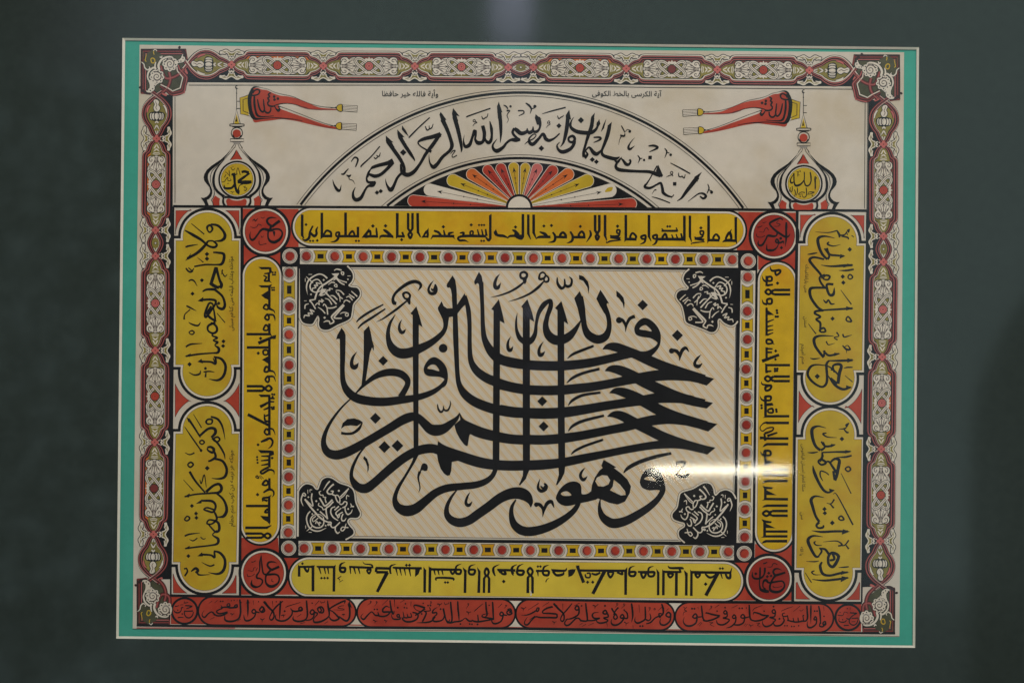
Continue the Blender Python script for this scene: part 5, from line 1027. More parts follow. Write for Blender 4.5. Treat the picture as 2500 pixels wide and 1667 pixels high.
script(SIDE['RA'], PR1, '''r 172,124,3 280,130,9 352,113,11; r 350,110,12 372,150,20 370,172,8; r 365,152,14 410,150,13 432,128,10; r 390,160,12 440,170,15 447,187,10; s 433,112 458,98 452,132; r 430,120,8 440,150,8; r 473,153,8 492,167,8; r 333,176,4 250,160,15 196,178,26 200,240,26 230,310,22 272,352,18; r 272,352,22 287,320,17 248,262,14; r 382,229,3 320,242,11 272,225,15 287,208,12; r 268,258,18 290,310,18 350,320,18 412,325,14; p 422,325 373,347 380,308; d 458,270,20
r 106,312,6 150,305,15 188,298,8; r 245,352,16 160,335,18 124,357,24 150,400,22 210,470,20 232,512,16; r 218,400,4 300,410,15 400,405,22 482,400,19; p 492,400 438,388 400,422; r 368,445,4 430,445,16 492,435,14; r 252,480,16 210,500,18 215,540,18 252,592,18; o 238,512,13 260,485,15 292,495,18 275,522,15; r 330,588,6 322,642,26 290,647,22 270,600,22 270,560,20 322,560,20; d 400,495,19 405,546,19; o 443,500,11 460,478,13 483,500,13 460,517,11; r 383,607,5 472,727,11
r 275,590,18 170,588,20 128,602,26 135,670,24 190,750,22 232,775,16; r 238,688,8 262,712,16 280,690,13 302,722,16 332,722,8; r 230,775,14 350,768,17 482,760,19; p 490,760 428,742 428,778; r 240,780,14 180,783,20 168,802,20 215,830,17 178,850,17 212,880,20 212,932,18; o 208,942,17 240,922,17 257,950,17 225,957,15; d 315,845,19; o 428,850,13 445,828,13 473,867,15 440,867,13; r 113,888,5 177,972,11; r 400,973,14 410,997,13 440,992,11 477,980,3
r 323,990,5 210,988,17 163,1012,26 170,1070,24 210,1130,22 242,1167,22; r 242,1160,20 250,1108,14; r 333,1050,3 280,1062,9 263,1033,13; r 348,958,14 367,990,10 328,1002,8 357,1022,13; r 238,1112,16 280,1150,18 330,1145,18 372,1135,12; p 383,1135 328,1128 328,1158; r 398,1068,10 430,1100,18 462,1100,15 440,1068,8 418,1080,8; r 430,1100,8 432,1133,4; r 127,1174,5 160,1180,13 208,1174,5
r 280,1195,10 380,1195,19 482,1190,19; p 492,1190 438,1173 438,1212; r 285,1195,17 264,1230,22 270,1330,22 260,1390,22 220,1412,18 150,1372,20 108,1310,22 130,1248,22 180,1228,13 255,1235,8; d 188,1325,23; r 250,1228,10 310,1260,13 372,1322,15; r 332,1292,17 318,1240,18 360,1223,22 388,1240,26 372,1300,28 360,1388,26; r 355,1388,22 298,1338,16; r 276,1315,6 330,1392,22 400,1432,22 470,1415,14; p 477,1415 428,1398 428,1438; r 418,1318,5 482,1372,9; r 408,1257,4 440,1250,13 483,1250,10; r 335,1280,10 300,1268,13''')
script(SIDE['RB'], PR2, '''r 383,160,4 420,158,11 447,150,13; r 425,158,10 450,187,15 467,186,13; s 438,122 472,108 450,148; r 278,151,4 210,136,15 163,160,28 165,230,28 190,300,24 232,337,22; r 235,337,20 267,310,17 253,268,14; r 368,231,3 290,226,11 252,200,15 282,193,10; r 238,263,14 270,302,18 320,300,18 352,290,12; p 360,287 318,283 320,313; d 410,242,20; r 122,355,4 170,357,15 212,349,6; r 240,355,12 350,350,15 440,350,20 482,345,14; p 492,345 438,333 438,364; r 363,395,4 440,392,17 492,380,14
r 245,355,14 247,390,22 225,430,20; o 213,430,17 240,413,20 277,440,20 240,457,17; r 265,440,14 300,430,17 330,470,20 372,532,24; r 310,440,16 350,408,22 388,420,26 380,480,28 366,550,26 350,587,26; r 350,582,22 338,508,20; o 438,490,13 465,473,13 483,495,15 460,512,13; r 403,527,5 487,697,9; r 302,542,10 275,520,11 234,510,13 230,550,13 252,592,5; r 168,463,6 180,520,26 220,610,24 260,670,22 300,687,17 342,668,12; p 352,668 303,653 308,693
r 263,730,4 190,718,17 154,747,28 165,800,26 190,880,22 222,932,22; r 222,932,22 198,960,20 215,982,17 252,977,20 257,958,12; d 265,825,19 268,859,19; r 283,775,5 320,780,11 347,743,15; r 310,780,10 342,817,15; d 330,940,21; o 383,900,15 405,883,15 427,910,15 400,917,13; r 338,704,3 370,710,9 502,957,14; r 158,1004,4 240,1015,19 350,1010,20 460,1010,17; p 478,1012 418,992 408,1038
r 253,1056,4 170,1048,17 128,1082,28 150,1150,26 190,1217,22 222,1217,16; r 215,1217,14 242,1175,17 222,1148,12; r 243,1126,4 200,1126,11 178,1105,13 192,1093,10; r 252,1098,3 340,1090,9 380,1095,11 412,1122,15 378,1132,13; r 413,1132,8 440,1120,11 467,1083,13; r 440,1120,10 467,1157,15; r 225,1152,12 270,1160,20 302,1202,20; o 298,1220,23 330,1188,23 382,1220,27 340,1302,27 300,1282,23; r 330,1190,20 347,1240,22 308,1252,18; p 368,1205 398,1213 382,1265; r 112,1260,3 180,1262,11 218,1256,6
r 245,1265,14 229,1300,24 250,1362,24 310,1377,20 400,1357,20 460,1350,15; p 473,1350 408,1338 400,1373; r 383,1311,4 430,1308,13 467,1304,10; r 162,1409,4 260,1419,17 380,1408,20 460,1396,17; p 473,1395 408,1383 398,1434; r 238,1370,3 185,1371,9 158,1350,13 182,1338,10; r 103,1353,5 157,1437,9''')

R1, R2, R3, R4 = Tile(480, 1455, 5.88), Tile(870, 1460, 5.88), Tile(1255, 1465, 5.88), Tile(1640, 1465, 5.88)
script(RED['1'], R1, '''p 2195,65 2230,162 2205,150 2200,165 2178,150 2168,110; r 2190,110,28 2200,220,28 2190,310,28 2150,350,30 2090,320,24 2045,285,18; r 2135,60,22 2090,75,26 1980,130,24 1920,170,24 1915,195,18 1960,220,20 2030,290,28 2042,320,26 1980,345,28 1930,330,24 1905,290,16; r 2138,52,14 2130,80,18 2118,105,6; r 1880,55,12 1890,150,30 1905,230,26 1900,280,20 1860,320,24 1780,360,30 1700,370,28 1678,340,20 1690,310,14 1740,250,20; r 2118,130,8 2060,140,11 2030,165,11 2112,180,11 2100,195,8 1965,190,5; r 2085,265,13 2110,255,15 2115,285,4; r 2115,262,9 2132,248,9
o 1740,172,24 1790,148,26 1824,190,26 1810,232,24 1760,222,22; r 1770,160,20 1792,200,22 1760,237,20; o 1630,230,22 1660,190,22 1692,220,24 1660,257,22; r 1695,225,24 1745,242,22; r 1690,235,24 1680,290,20 1640,330,20 1570,342,18; r 1578,55,22 1585,150,28 1592,250,26 1580,310,22 1540,345,28 1460,357,30 1400,340,28 1384,310,18 1395,280,5; r 1278,162,8 1310,140,13 1492,84,8; r 1700,127,7 1762,58,10; r 1780,65,8 1790,92,11 1810,85,9 1835,82,9 1840,58,6; c 1660,95,11
o 1470,170,22 1500,153,22 1518,190,26 1480,207,24; r 1512,190,26 1440,212,26 1380,205,24 1348,168,12; r 1375,190,20 1367,260,22 1300,330,26 1220,352,28 1150,332,24 1133,290,16 1145,255,5; d 1265,210,18; r 1215,275,12 1250,265,15 1245,302,5; r 1250,272,10 1278,260,8; r 1438,297,6 1502,253,10; r 1207,65,28 1200,160,28 1195,250,22 1190,335,4; r 968,72,36 1040,160,32 1100,220,28 1112,290,24 1077,337,26 1048,310,16 1070,250,18 1100,200,24 1160,130,24 1242,66,16; p 958,62 1015,90 985,102; r 1088,62,11 1098,152,4; c 1145,75,10
o 905,190,22 945,148,26 978,200,26 940,227,24; r 928,138,20 962,175,22 930,222,18; o 795,215,22 825,183,22 853,220,24 820,242,22; r 850,218,24 905,232,20; r 850,230,24 830,290,22 770,337,26 710,347,26 684,310,18 680,255,5; r 735,48,26 738,150,28 737,230,22 735,290,4; p 735,35 765,97 740,92 745,115 712,97; r 813,58,11 820,122,4; c 890,75,10; r 913,318,14 940,332,15 940,370,4; r 977,313,10 945,337,13
r 620,42,24 630,130,28 632,230,28 610,310,26 550,347,28 470,357,30 415,340,28 404,300,18 410,265,4; p 615,36 655,95 625,92; r 483,248,14 510,250,13 505,282,4; r 542,243,10 512,257,10; o 550,130,20 582,118,20 582,150,24 550,157,24; r 578,150,24 500,162,26 420,152,24 345,160,16; o 440,113,17 470,103,17 477,135,22 445,142,20; c 345,70,12 378,70,12 500,60,9 540,55,9; r 585,42,8 580,70,5
r 348,125,9 372,165,18 320,190,18 288,215,22 330,247,24 447,224,30; r 445,228,28 380,267,24 300,277,24 250,247,22 215,220,20 165,250,20 120,297,24 84,280,18 84,240,10 112,197,4; r 232,222,22 262,272,20; r 178,97,6 227,63,8; r 258,92,6 302,53,8; r 193,327,6 257,298,9; r 588,357,6 637,318,8; r 1838,387,6 1887,358,9; r 1488,387,8 1562,373,6; r 456,35,6 452,55,5''')
script(RED['2'], R2, '''o 2160,200,22 2190,168,26 2233,210,26 2190,232,24; r 2168,158,18 2212,148,20 2227,190,20 2190,202,16; o 2060,225,22 2085,193,22 2113,225,24 2085,247,24; r 2110,232,24 2165,242,18; r 2112,225,24 2087,310,22 2030,352,26 1970,357,26 1944,320,16 1955,280,5; o 2140,95,8 2162,95,8 2150,112,8; r 2152,112,10 2117,143,4; r 2033,132,6 2092,73,10; r 1955,45,20 1962,150,28 1965,230,24 1970,295,20; r 1858,45,20 1865,150,28 1877,230,24 1850,262,14; c 1907,97,11
r 1905,213,5 1820,230,15 1808,260,20 1880,277,26 1980,292,28; r 1975,293,26 1880,312,22 1760,332,26 1700,327,26 1655,310,20; r 1743,232,16 1752,332,24; r 1660,322,22 1620,322,26 1580,290,22 1560,280,10 1500,322,22 1420,332,24 1340,347,26 1290,310,20; r 1578,188,14 1605,197,16 1608,238,4;r 1648,188,10 1612,207,10; o 1600,70,8 1617,75,8 1605,92,8; r 1612,92,10 1573,148,4; r 1692,188,5 1710,165,13 1817,73,8; c 1495,365,13 1628,365,13 1660,368,13 1740,370,14
r 1455,38,20 1460,150,28 1470,230,24 1475,315,10; r 1353,45,22 1362,150,28 1372,240,26 1370,322,22 1335,347,22; r 1248,140,28 1265,220,26 1290,310,22 1320,347,24 1342,295,8; d 1210,150,17; r 1158,78,14 1190,82,15 1188,122,4; r 1228,68,10 1195,94,11; r 1263,52,8 1275,87,11 1300,75,9; r 1300,77,11 1325,72,9 1327,47,6; r 1268,235,18 1240,302,20 1170,327,26 1110,322,26 1098,280,15 1152,230,20 1147,200,22 1093,205,22 1110,160,20 1165,122,5; r 1135,260,16 1080,322,24 1000,342,24 865,347,6
r 948,332,24 990,250,24 1002,200,24 968,178,20; r 988,180,14 1062,172,15 1050,125,16; c 1030,100,13 1065,100,13; o 1065,40,8 1082,50,8 1070,67,8;r 1077,67,9 1048,92,4; c 960,67,11; r 988,135,32 900,105,26 840,95,24 828,120,15 860,162,11 935,192,16; r 988,142,26 910,202,26 845,242,18; d 938,220,17; r 805,198,20 860,210,24 887,240,24 870,292,24 800,327,28 720,332,28 670,302,24 653,265,10
r 778,205,13 792,262,20 735,267,24; r 728,218,12 737,272,20 685,272,22; r 668,185,9 682,262,20 655,295,14; d 705,75,15 690,130,15 725,135,15; o 585,235,20 612,228,20 617,260,22 590,264,20; r 622,262,22 627,292,24 560,297,24 518,280,18 503,225,8; d 595,130,18; r 547,8,13 550,125,4; r 483,25,20 500,150,28 527,222,22 553,175,5; r 787,42,11 780,112,4; r 627,62,5 692,18,8
r 475,130,9 430,110,20 383,150,26 385,190,26 440,192,28 535,190,22; r 485,202,22 440,242,24 380,257,26 315,247,22; r 308,192,12 327,247,24; r 320,242,24 270,237,24 220,190,17 160,242,22 110,297,26 74,280,20 69,250,12 102,212,4; c 260,155,13 300,155,13; o 200,35,8 217,45,8 205,62,8; r 212,62,10 157,94,4; o 285,40,8 302,50,8 290,64,8; r 297,64,9 263,107,4; r 368,97,6 452,18,9; r 238,308,14 270,322,13 265,355,4; r 302,318,8 272,330,9; r 398,308,13 425,322,13 420,355,4; r 447,313,8 425,330,9''')
script(RED['3'], R3, '''o 2180,210,24 2215,168,26 2248,200,26 2227,237,24; r 2248,200,26 2237,290,24 2170,347,28 2110,342,26 2093,300,16 2110,245,4; r 2118,45,20 2140,120,30 2137,190,24 2085,232,22; p 2108,42 2160,112 2130,112; r 2122,188,16 2080,190,22 2092,242,20 2112,208,14; r 2080,222,22 2020,252,20 1960,312,24 1895,332,16; r 2063,147,5 2122,93,9; r 2178,152,5 2217,113,9; o 2005,122,9 2018,108,9 2030,122,9 2018,132,9; o 1935,100,8 1957,100,8 1950,122,8; r 1952,122,10 1928,158,4
r 1880,85,20 1885,180,26 1882,260,24 1830,302,26 1770,322,28 1733,290,18 1740,235,4; r 1880,262,24 1930,287,22 1962,250,20 1948,185,10; c 1810,365,14 1845,365,14; r 1793,58,9 1800,172,4; r 1685,40,24 1700,150,28 1702,230,24 1685,310,5; p 1678,30 1715,102 1690,97; r 1705,352,9 1712,405,3; r 1578,138,12 1622,180,22 1627,250,22 1580,252,24; o 1525,232,22 1555,198,22 1578,235,24 1545,252,24; r 1582,240,24 1545,302,24 1480,347,28 1420,347,28 1393,310,18 1405,260,4; d 1580,133,14
o 1430,240,22 1455,188,20 1482,240,22 1455,267,22; r 1398,107,26 1430,160,24 1467,212,18; r 1498,98,24 1460,140,22 1428,202,16; o 1470,40,8 1492,45,8 1480,67,8; r 1482,67,9 1448,97,4; o 1570,45,8 1592,50,8 1580,72,8; r 1587,72,9 1537,112,4; r 1578,308,14 1605,322,13 1605,368,4; r 1643,313,9 1610,332,9; o 1275,170,24 1310,138,24 1333,180,24 1300,192,24; r 1332,170,24 1352,230,24 1285,250,22 1345,280,20 1320,307,24 1240,322,26 1190,302,18 1183,255,6; d 1305,75,18; r 1330,318,11 1342,373,4
r 1215,168,6 1150,175,17 1123,210,24 1150,252,26 1235,252,22; r 1230,252,24 1150,282,22 1055,287,22; r 1028,35,20 1040,150,28 1052,250,26 1040,292,24 955,287,26; r 962,292,24 930,255,22 890,255,22 850,292,22 790,347,26 740,352,24 728,310,18 772,257,14; r 1063,357,5 1142,323,9; r 933,352,5 982,323,8; r 973,372,5 1032,338,8; r 1128,68,14 1160,77,15 1160,120,4; r 1208,53,10 1165,87,11; c 970,75,12; o 875,110,22 905,73,24 933,110,24 900,137,22; r 932,120,26 927,190,24 870,237,26 800,262,20 735,267,5; r 858,77,6 942,33,9
r 568,42,30 640,120,30 710,190,26 717,270,22 690,297,24 668,270,16 690,210,20 760,130,22 833,40,14; p 562,28 625,72 595,84; r 700,45,11 700,135,4; r 548,88,26 470,110,26 413,150,22 420,180,20 500,182,24 608,192,26; r 612,188,24 610,242,26 500,242,26 380,242,24 310,232,22 250,282,22 200,342,26 158,342,22 153,300,14 193,235,6; r 545,78,14 557,105,10; o 330,110,20 357,108,22 347,147,22 325,152,20; r 322,140,22 250,182,22 180,207,17 100,207,5; r 198,137,6 353,38,11; r 213,282,6 303,218,13; r 408,82,6 503,22,9; r 98,103,14 130,112,15 130,155,4; r 173,93,9 135,122,11; r 548,298,13 575,312,13 570,345,4;r 608,298,8 577,317,9''')
script(RED['4'], R4, '''o 2170,320,22 2200,298,22 2208,340,24 2180,352,22; r 2207,322,24 2170,372,24 2122,362,20 2135,300,16; r 2108,75,20 2125,170,28 2132,250,24 2137,335,16; r 2180,82,9 2185,145,4; c 2185,225,12; o 2040,262,20 2060,228,20 2078,262,22 2050,277,20; r 2077,262,24 2072,330,22 2010,382,26 1960,382,26 1943,340,16 1950,295,5; c 2050,150,14 2085,150,14; r 1997,65,18 1995,170,26 1995,335,4; r 1938,70,22 1945,170,28 1947,250,26 1920,292,22 1855,292,22; r 1880,212,14 1892,292,20; r 1810,242,14 1817,302,20;r 1865,297,22 1780,307,24 1700,292,22 1655,280,20; r 1740,247,12 1752,302,20; r 1660,207,14 1672,282,20
r 1662,220,18 1600,227,18 1588,190,17 1622,178,14; r 1595,240,16 1612,290,22 1560,352,26 1480,357,24 1452,295,8; d 1820,360,14 1720,370,14 1755,370,14 1620,360,14 1655,360,14; c 1890,213,11 1545,260,15; r 1568,152,7 1650,115,11 1742,83,6; r 1743,157,6 1842,78,9; r 1835,128,6 1845,147,9 1870,142,7 1892,122,5; o 1440,150,20 1470,128,20 1488,170,22 1455,182,20; r 1487,170,22 1472,230,22 1405,240,20 1485,270,22 1470,300,20 1420,352,24 1350,372,26 1308,340,18 1298,280,4; c 1460,85,14
r 1168,202,7 1180,170,20 1250,185,26 1310,210,28 1395,215,20; r 1385,220,24 1300,272,26 1200,292,24 1125,270,20; r 1110,58,20 1115,150,28 1122,240,26 1142,277,22; r 1118,230,16 1055,247,22; o 990,230,20 1020,198,22 1048,235,22 1015,252,22; r 1047,240,22 1030,312,22 970,347,26 895,347,20; c 970,110,13 1010,110,13 1070,105,9; d 1325,150,15; r 1158,152,7 1190,110,11 1303,68,6; r 1213,325,5 1262,325,9 1230,350,9 1272,377,6; r 1103,343,13 1130,357,11 1130,383,4;r 1173,343,8 1135,362,9; r 1033,367,5 1062,328,7; r 1058,372,5 1087,333,7
o 870,235,20 895,203,22 918,235,22 890,257,20; r 922,235,22 910,312,22 850,372,22 778,392,5; o 745,165,20 770,143,20 793,175,22 760,192,20; r 792,170,22 792,230,20 735,250,20 823,270,20 800,312,22 730,347,26 660,332,22 638,275,6; c 765,100,13; r 858,107,6 943,68,9; r 488,187,16 500,175,22 570,195,26 640,210,28 693,215,18; r 685,225,24 600,267,26 500,292,26 445,280,20; r 425,70,18 435,160,26 447,250,24 475,287,18; r 438,230,16 375,237,22; o 300,230,22 340,188,22 363,230,24 330,252,22
r 362,240,24 350,312,24 290,357,28 220,362,28 178,330,20 164,290,12 180,235,4; c 290,115,14 325,115,14; d 650,150,15; r 372,92,9 382,118,5; o 560,75,8 577,85,8 565,102,8; r 572,102,9 532,137,4; r 613,107,6 682,58,9; r 163,88,6 190,107,11; r 218,92,9 180,130,11 213,150,11 170,172,9 164,220,3; r 368,352,5 417,308,9; r 393,367,5 432,318,9; r 533,315,6 592,315,10 550,340,9 608,372,7''')

def MT(x, y): return Tile(x, y, 13.07)
script(MED['LT'], MT(590, 505), '''r 1120,365,10 1000,345,44 880,362,64 812,440,78 850,540,74 950,612,74; r 970,640,84 1090,540,88 1222,450,94; r 950,620,94 900,720,64 860,770,64 842,880,54 852,1000,58 920,1100,84 1050,1130,100 1200,1050,88 1288,920,64 1288,800,54 1200,722,60 1080,712,64 950,750,94 850,742,94 700,712,80 600,770,70 520,880,58 430,1000,64 350,1060,74 280,1010,54 265,900,36 290,795,10; r 1030,780,84 1040,860,64 1042,945,12; r 610,330,18 680,372,20 742,328,16; r 348,452,22 410,400,32 440,462,32 512,378,26; r 275,630,12 380,672,20 480,642,22 540,560,26 642,602,22; r 560,1085,22 560,1182,28 620,1217,22 720,1192,18 792,1172,28; r 618,928,22 655,982,20 702,928,18''')
script(MED['RT'], MT(1830, 515), '''r 1062,292,40 980,237,50 840,282,78 680,362,64 642,430,60 750,560,64 880,670,74 1000,750,70 1120,820,74 1230,820,54 1292,725,12; r 1170,360,54 1170,500,80 1165,650,68 1170,800,74 1160,950,54 1133,1140,8; r 880,670,64 860,780,50 760,812,74 640,792,84 570,802,64 520,900,54 440,1042,64 370,1102,74 290,1092,64 270,1020,44 285,945,10; r 930,308,14 860,390,22 972,430,26 900,492,22 758,492,14; o 830,970,54 870,900,54 922,980,64 870,1022,54; r 1075,968,64 990,1012,64 900,1032,60; r 920,1040,32 880,1150,38 780,1242,64 650,1262,88 550,1232,64 550,1055,12; r 1080,958,54 1092,1055,18; c 990,880,46; d 1015,1175,58; r 408,368,20 450,382,22 542,348,14; r 248,522,28 310,522,28 402,478,20; r 298,660,12 440,682,18 480,590,22 550,540,26 602,622,20; r 220,725,16 240,822,24 380,842,20 492,788,24''')
script(MED['LB'], MT(585, 1340), '''r 1205,442,8 1080,400,44 940,412,64 890,500,68 940,590,74 1010,642,74; r 1010,660,84 1130,612,74 1265,550,84; r 1000,660,74 930,730,64 850,830,64 830,950,54 850,1080,64 950,1172,94 1080,1172,94 1220,1082,64 1270,950,54 1230,840,60 1120,792,64 950,802,74 830,802,64 760,762,54 730,640,54 710,450,48 695,175,10; r 690,195,10 650,400,54 645,600,44 620,720,44 550,830,60 560,912,64 660,932,54 732,1000,54 700,1112,48 600,1192,54 470,1192,84 380,1112,74 400,965,12; r 1040,935,18 1030,1012,26 1092,1032,18; r 378,402,32 440,402,26 522,358,22; r 258,670,14 420,692,22 450,600,20 512,578,24; r 518,692,20 572,588,22; r 240,775,22 270,862,28 400,842,18 482,778,24''')
script(MED['RB'], MT(1818, 1352), '''r 1182,512,8 1060,460,44 950,482,64 910,570,68 960,662,74; r 960,680,84 1100,642,74 1295,580,64; r 980,670,84 890,800,60 840,900,64 800,1040,64 830,1152,84 960,1202,94 1120,1182,84 1240,1082,64 1270,960,54 1200,862,54 1080,862,54 900,892,64 760,902,60 690,832,88 620,842,74 580,940,48 590,1050,44 665,1112,54; r 775,1190,74 650,1172,114 520,1132,84 480,1020,54 470,900,44 480,750,54 490,600,64 490,415,50; r 640,422,60 640,520,74 620,640,54 540,742,64 400,782,68 280,752,64 240,660,48 250,555,10; d 355,620,54 765,600,54 840,690,50 720,712,54; r 588,302,42 660,282,42 722,248,22; r 718,402,16 850,402,22 900,310,26 960,292,26 1042,332,22; r 898,1020,32 960,1062,22 1100,1042,18 1182,1020,28''')
script(MED['sl'], Tile(410, 1450, 19.6), '''r 825,530,54 1000,542,64 1175,562,64; r 1172,572,54 1000,642,54 878,682,40; r 775,800,64 950,802,54 1205,790,64; r 790,820,54 800,960,54 900,1092,64 1050,1112,64 1180,992,54 1222,828,40; r 745,618,54 650,642,54 640,750,44 560,852,64 430,872,74 310,812,54 283,705,18; c 475,750,32 690,930,40; r 758,402,44 850,402,44 985,378,32; r 475,1112,54 600,1092,54 745,1100,44; r 338,562,54 430,562,44 545,518,22; r 588,502,32 742,488,22; r 790,300,16 790,400,20''')
script(MED['sr'], Tile(2030, 1465, 19.6), '''r 875,582,64 1040,592,64 1225,602,64; r 1212,612,54 1050,692,54 950,772,54 850,882,64 740,862,54 718,818,30; r 958,852,44 1100,842,54 1275,830,54; r 850,902,54 850,1042,54 960,1152,64 1100,1162,64 1220,1052,54 1282,848,40; r 712,930,54 640,1012,54 500,1032,64 370,992,44 350,902,32 382,795,10; c 525,910,32; r 718,382,44 792,382,54; r 890,325,32 890,442,22; r 278,692,32 400,712,44 540,702,32 600,562,32 700,552,32 792,602,32; r 378,542,32 440,582,32; r 578,1192,54 700,1182,54 822,1182,44; r 958,1012,32 1132,1002,32''')
script(ROUND['L'], TD, '''r 1372,596,60 1450,580,64 1545,612,74; r 1562,618,54 1480,680,54 1380,752,64 1285,822,64; r 1275,842,40 1400,840,88 1500,840,94 1615,828,70; r 1400,880,30 1330,912,18 1300,980,26 1300,1052,40; r 1180,615,84 1200,720,64 1210,850,58 1230,970,60 1270,1062,74 1325,1080,94; r 1210,880,54 1150,962,54 1060,987,60 970,972,54 954,895,12; r 1130,500,14 1150,542,17 1180,542,15 1217,498,12; r 1098,500,8 1182,463,10; r 1262,640,16 1258,570,14 1290,497,16 1342,665,16; r 1075,558,20 1090,702,15; r 978,600,15 1010,602,13 1092,692,15; r 1002,650,15 958,722,15; r 898,832,15 960,822,17 1040,718,15 1050,802,17 1122,790,17 1090,748,10; r 1028,870,15 1072,865,15; r 1108,1060,15 1150,1072,17 1140,1125,5; r 1160,1082,10 1197,1058,13; r 1408,945,10 1467,930,15 1440,970,15 1502,982,15 1460,1042,17 1428,1010,10; r 1130,650,44 1200,662,34 1275,638,20''', 12)
script(ROUND['R'], Tile(1910, 400, 15.68), '''r 1255,482,40 1250,600,64 1255,800,52 1255,920,54 1250,1015,12; r 1300,518,32 1312,592,20; r 1058,322,40 1080,420,54 1095,560,54 1090,680,48 1040,800,54 960,852,64 890,832,64 850,742,50 830,640,44 840,500,38 835,312,42; r 830,622,38 780,702,54 690,792,74 570,842,88 490,822,74 450,722,54 440,560,50 435,362,52; r 430,400,20 340,540,38 310,620,44 310,702,64 360,742,64 422,700,40; r 538,308,26 592,322,26; r 600,308,32 590,420,32 585,505,15; c 680,295,26; r 600,322,16 652,278,22; c 635,435,19; r 998,1100,22 1060,1085,36 1225,1095,44; r 1212,1100,32 1100,1152,30 955,1182,26; r 1000,1100,26 978,1172,22; r 905,922,42 925,1080,40 910,1232,36 830,1292,38 770,1252,26 763,1175,14; r 865,1110,36 740,1090,32 650,1130,28 640,1182,26 765,1160,22; r 570,922,38 570,1090,36 518,1225,20; r 458,995,32 490,1080,36 480,1202,32 428,1285,8; r 375,865,26 375,1012,32 340,1082,32 308,1050,20; r 310,915,26 268,1062,26 332,1000,22; c 1140,1220,28 680,1255,28; r 598,1150,22 642,1202,22''', 12)

class MapT(Tile):
    def __init__(s, x0, y0, k, mx, dy, sy=1): s.x0, s.y0, s.k, s.mx, s.dy, s.sy = x0, y0, k, mx, dy, sy
    def p(s, x, y): return (s.x0+(s.mx-x)/s.k, s.y0+(y*s.sy+s.dy)/s.k)
ST = '''r 790,182,14 850,150,26 950,172,28; o 948,212,22 992,220,24 987,272,24 950,252,20; r 645,345,36 570,280,28 470,255,26 340,310,30 240,400,32 205,520,28 215,630,12 230,695,3; o 540,480,20 450,370,24 340,400,24 280,500,28 310,600,28 400,640,26 500,610,22 545,540,15; p 735,245 900,236 840,335; r 850,290,42 740,370,36 620,450,36 500,530,34 430,640,34 390,760,36 380,792,26 268,812,32; r 268,822,26 320,870,26 397,995,28; r 252,885,16 180,912,26 170,995,20; r 810,372,26 830,330,42 900,380,22 1063,432,26; r 840,350,26 920,432,28 1013,482,28; r 778,392,16 840,340,22
r 198,308,12 342,442,26; r 338,602,18 330,560,22 402,540,24 370,490,22 442,500,26 410,440,22 503,462,26; r 668,482,12 740,430,24 812,442,22; o 798,492,20 840,470,20 852,522,22 815,522,18; p 535,568 630,573 602,625 462,720; r 580,620,32 500,712,26 605,680,22; r 560,600,32 700,740,28 843,892,32; r 638,652,22 640,600,22 702,600,22 690,560,20 763,572,20; r 708,712,14 780,720,26 863,802,28; r 828,600,18 920,610,22 1003,692,28; r 828,620,16 900,720,22 973,782,24; r 880,650,16 910,742,22 920,845,14
r 388,922,16 440,870,24 480,912,15 470,820,22 542,852,24 520,790,22 573,832,22; r 598,770,16 680,800,22 743,902,28; r 558,932,22 580,890,20 620,930,24 650,972,24 760,972,28 843,940,24; r 640,960,24 655,1115,26; r 448,958,14 530,1010,24 603,1092,26; r 1158,618,16 1230,680,24 1283,732,28; r 1108,680,18 1160,720,24 1223,762,26; r 1048,752,16 1110,730,24 1183,812,26; r 998,872,12 1010,830,22 1060,810,24 1133,852,26
r 992,898,36 880,1012,38 750,1142,38 740,1182,28 793,1262,28; r 1010,918,26 900,1042,32 800,1162,32 820,1192,28 955,1192,28; r 568,1277,14 630,1250,28 690,1260,26 710,1312,26 793,1270,32; r 918,1102,12 980,1070,20 1062,1072,20; o 1030,1112,20 1082,1080,20 1087,1142,22 1045,1142,20; r 148,1192,14 170,1130,26 262,1140,24 240,1080,22 332,1100,26 280,1010,24 373,1052,26; d 570,380,24 300,685,22 590,1180,28 1085,365,20; l 245,262,13 322,262,13; l 178,343,13 178,417,13; l 1075,295,13 1142,295,13; l 153,825,11 207,820,11'''
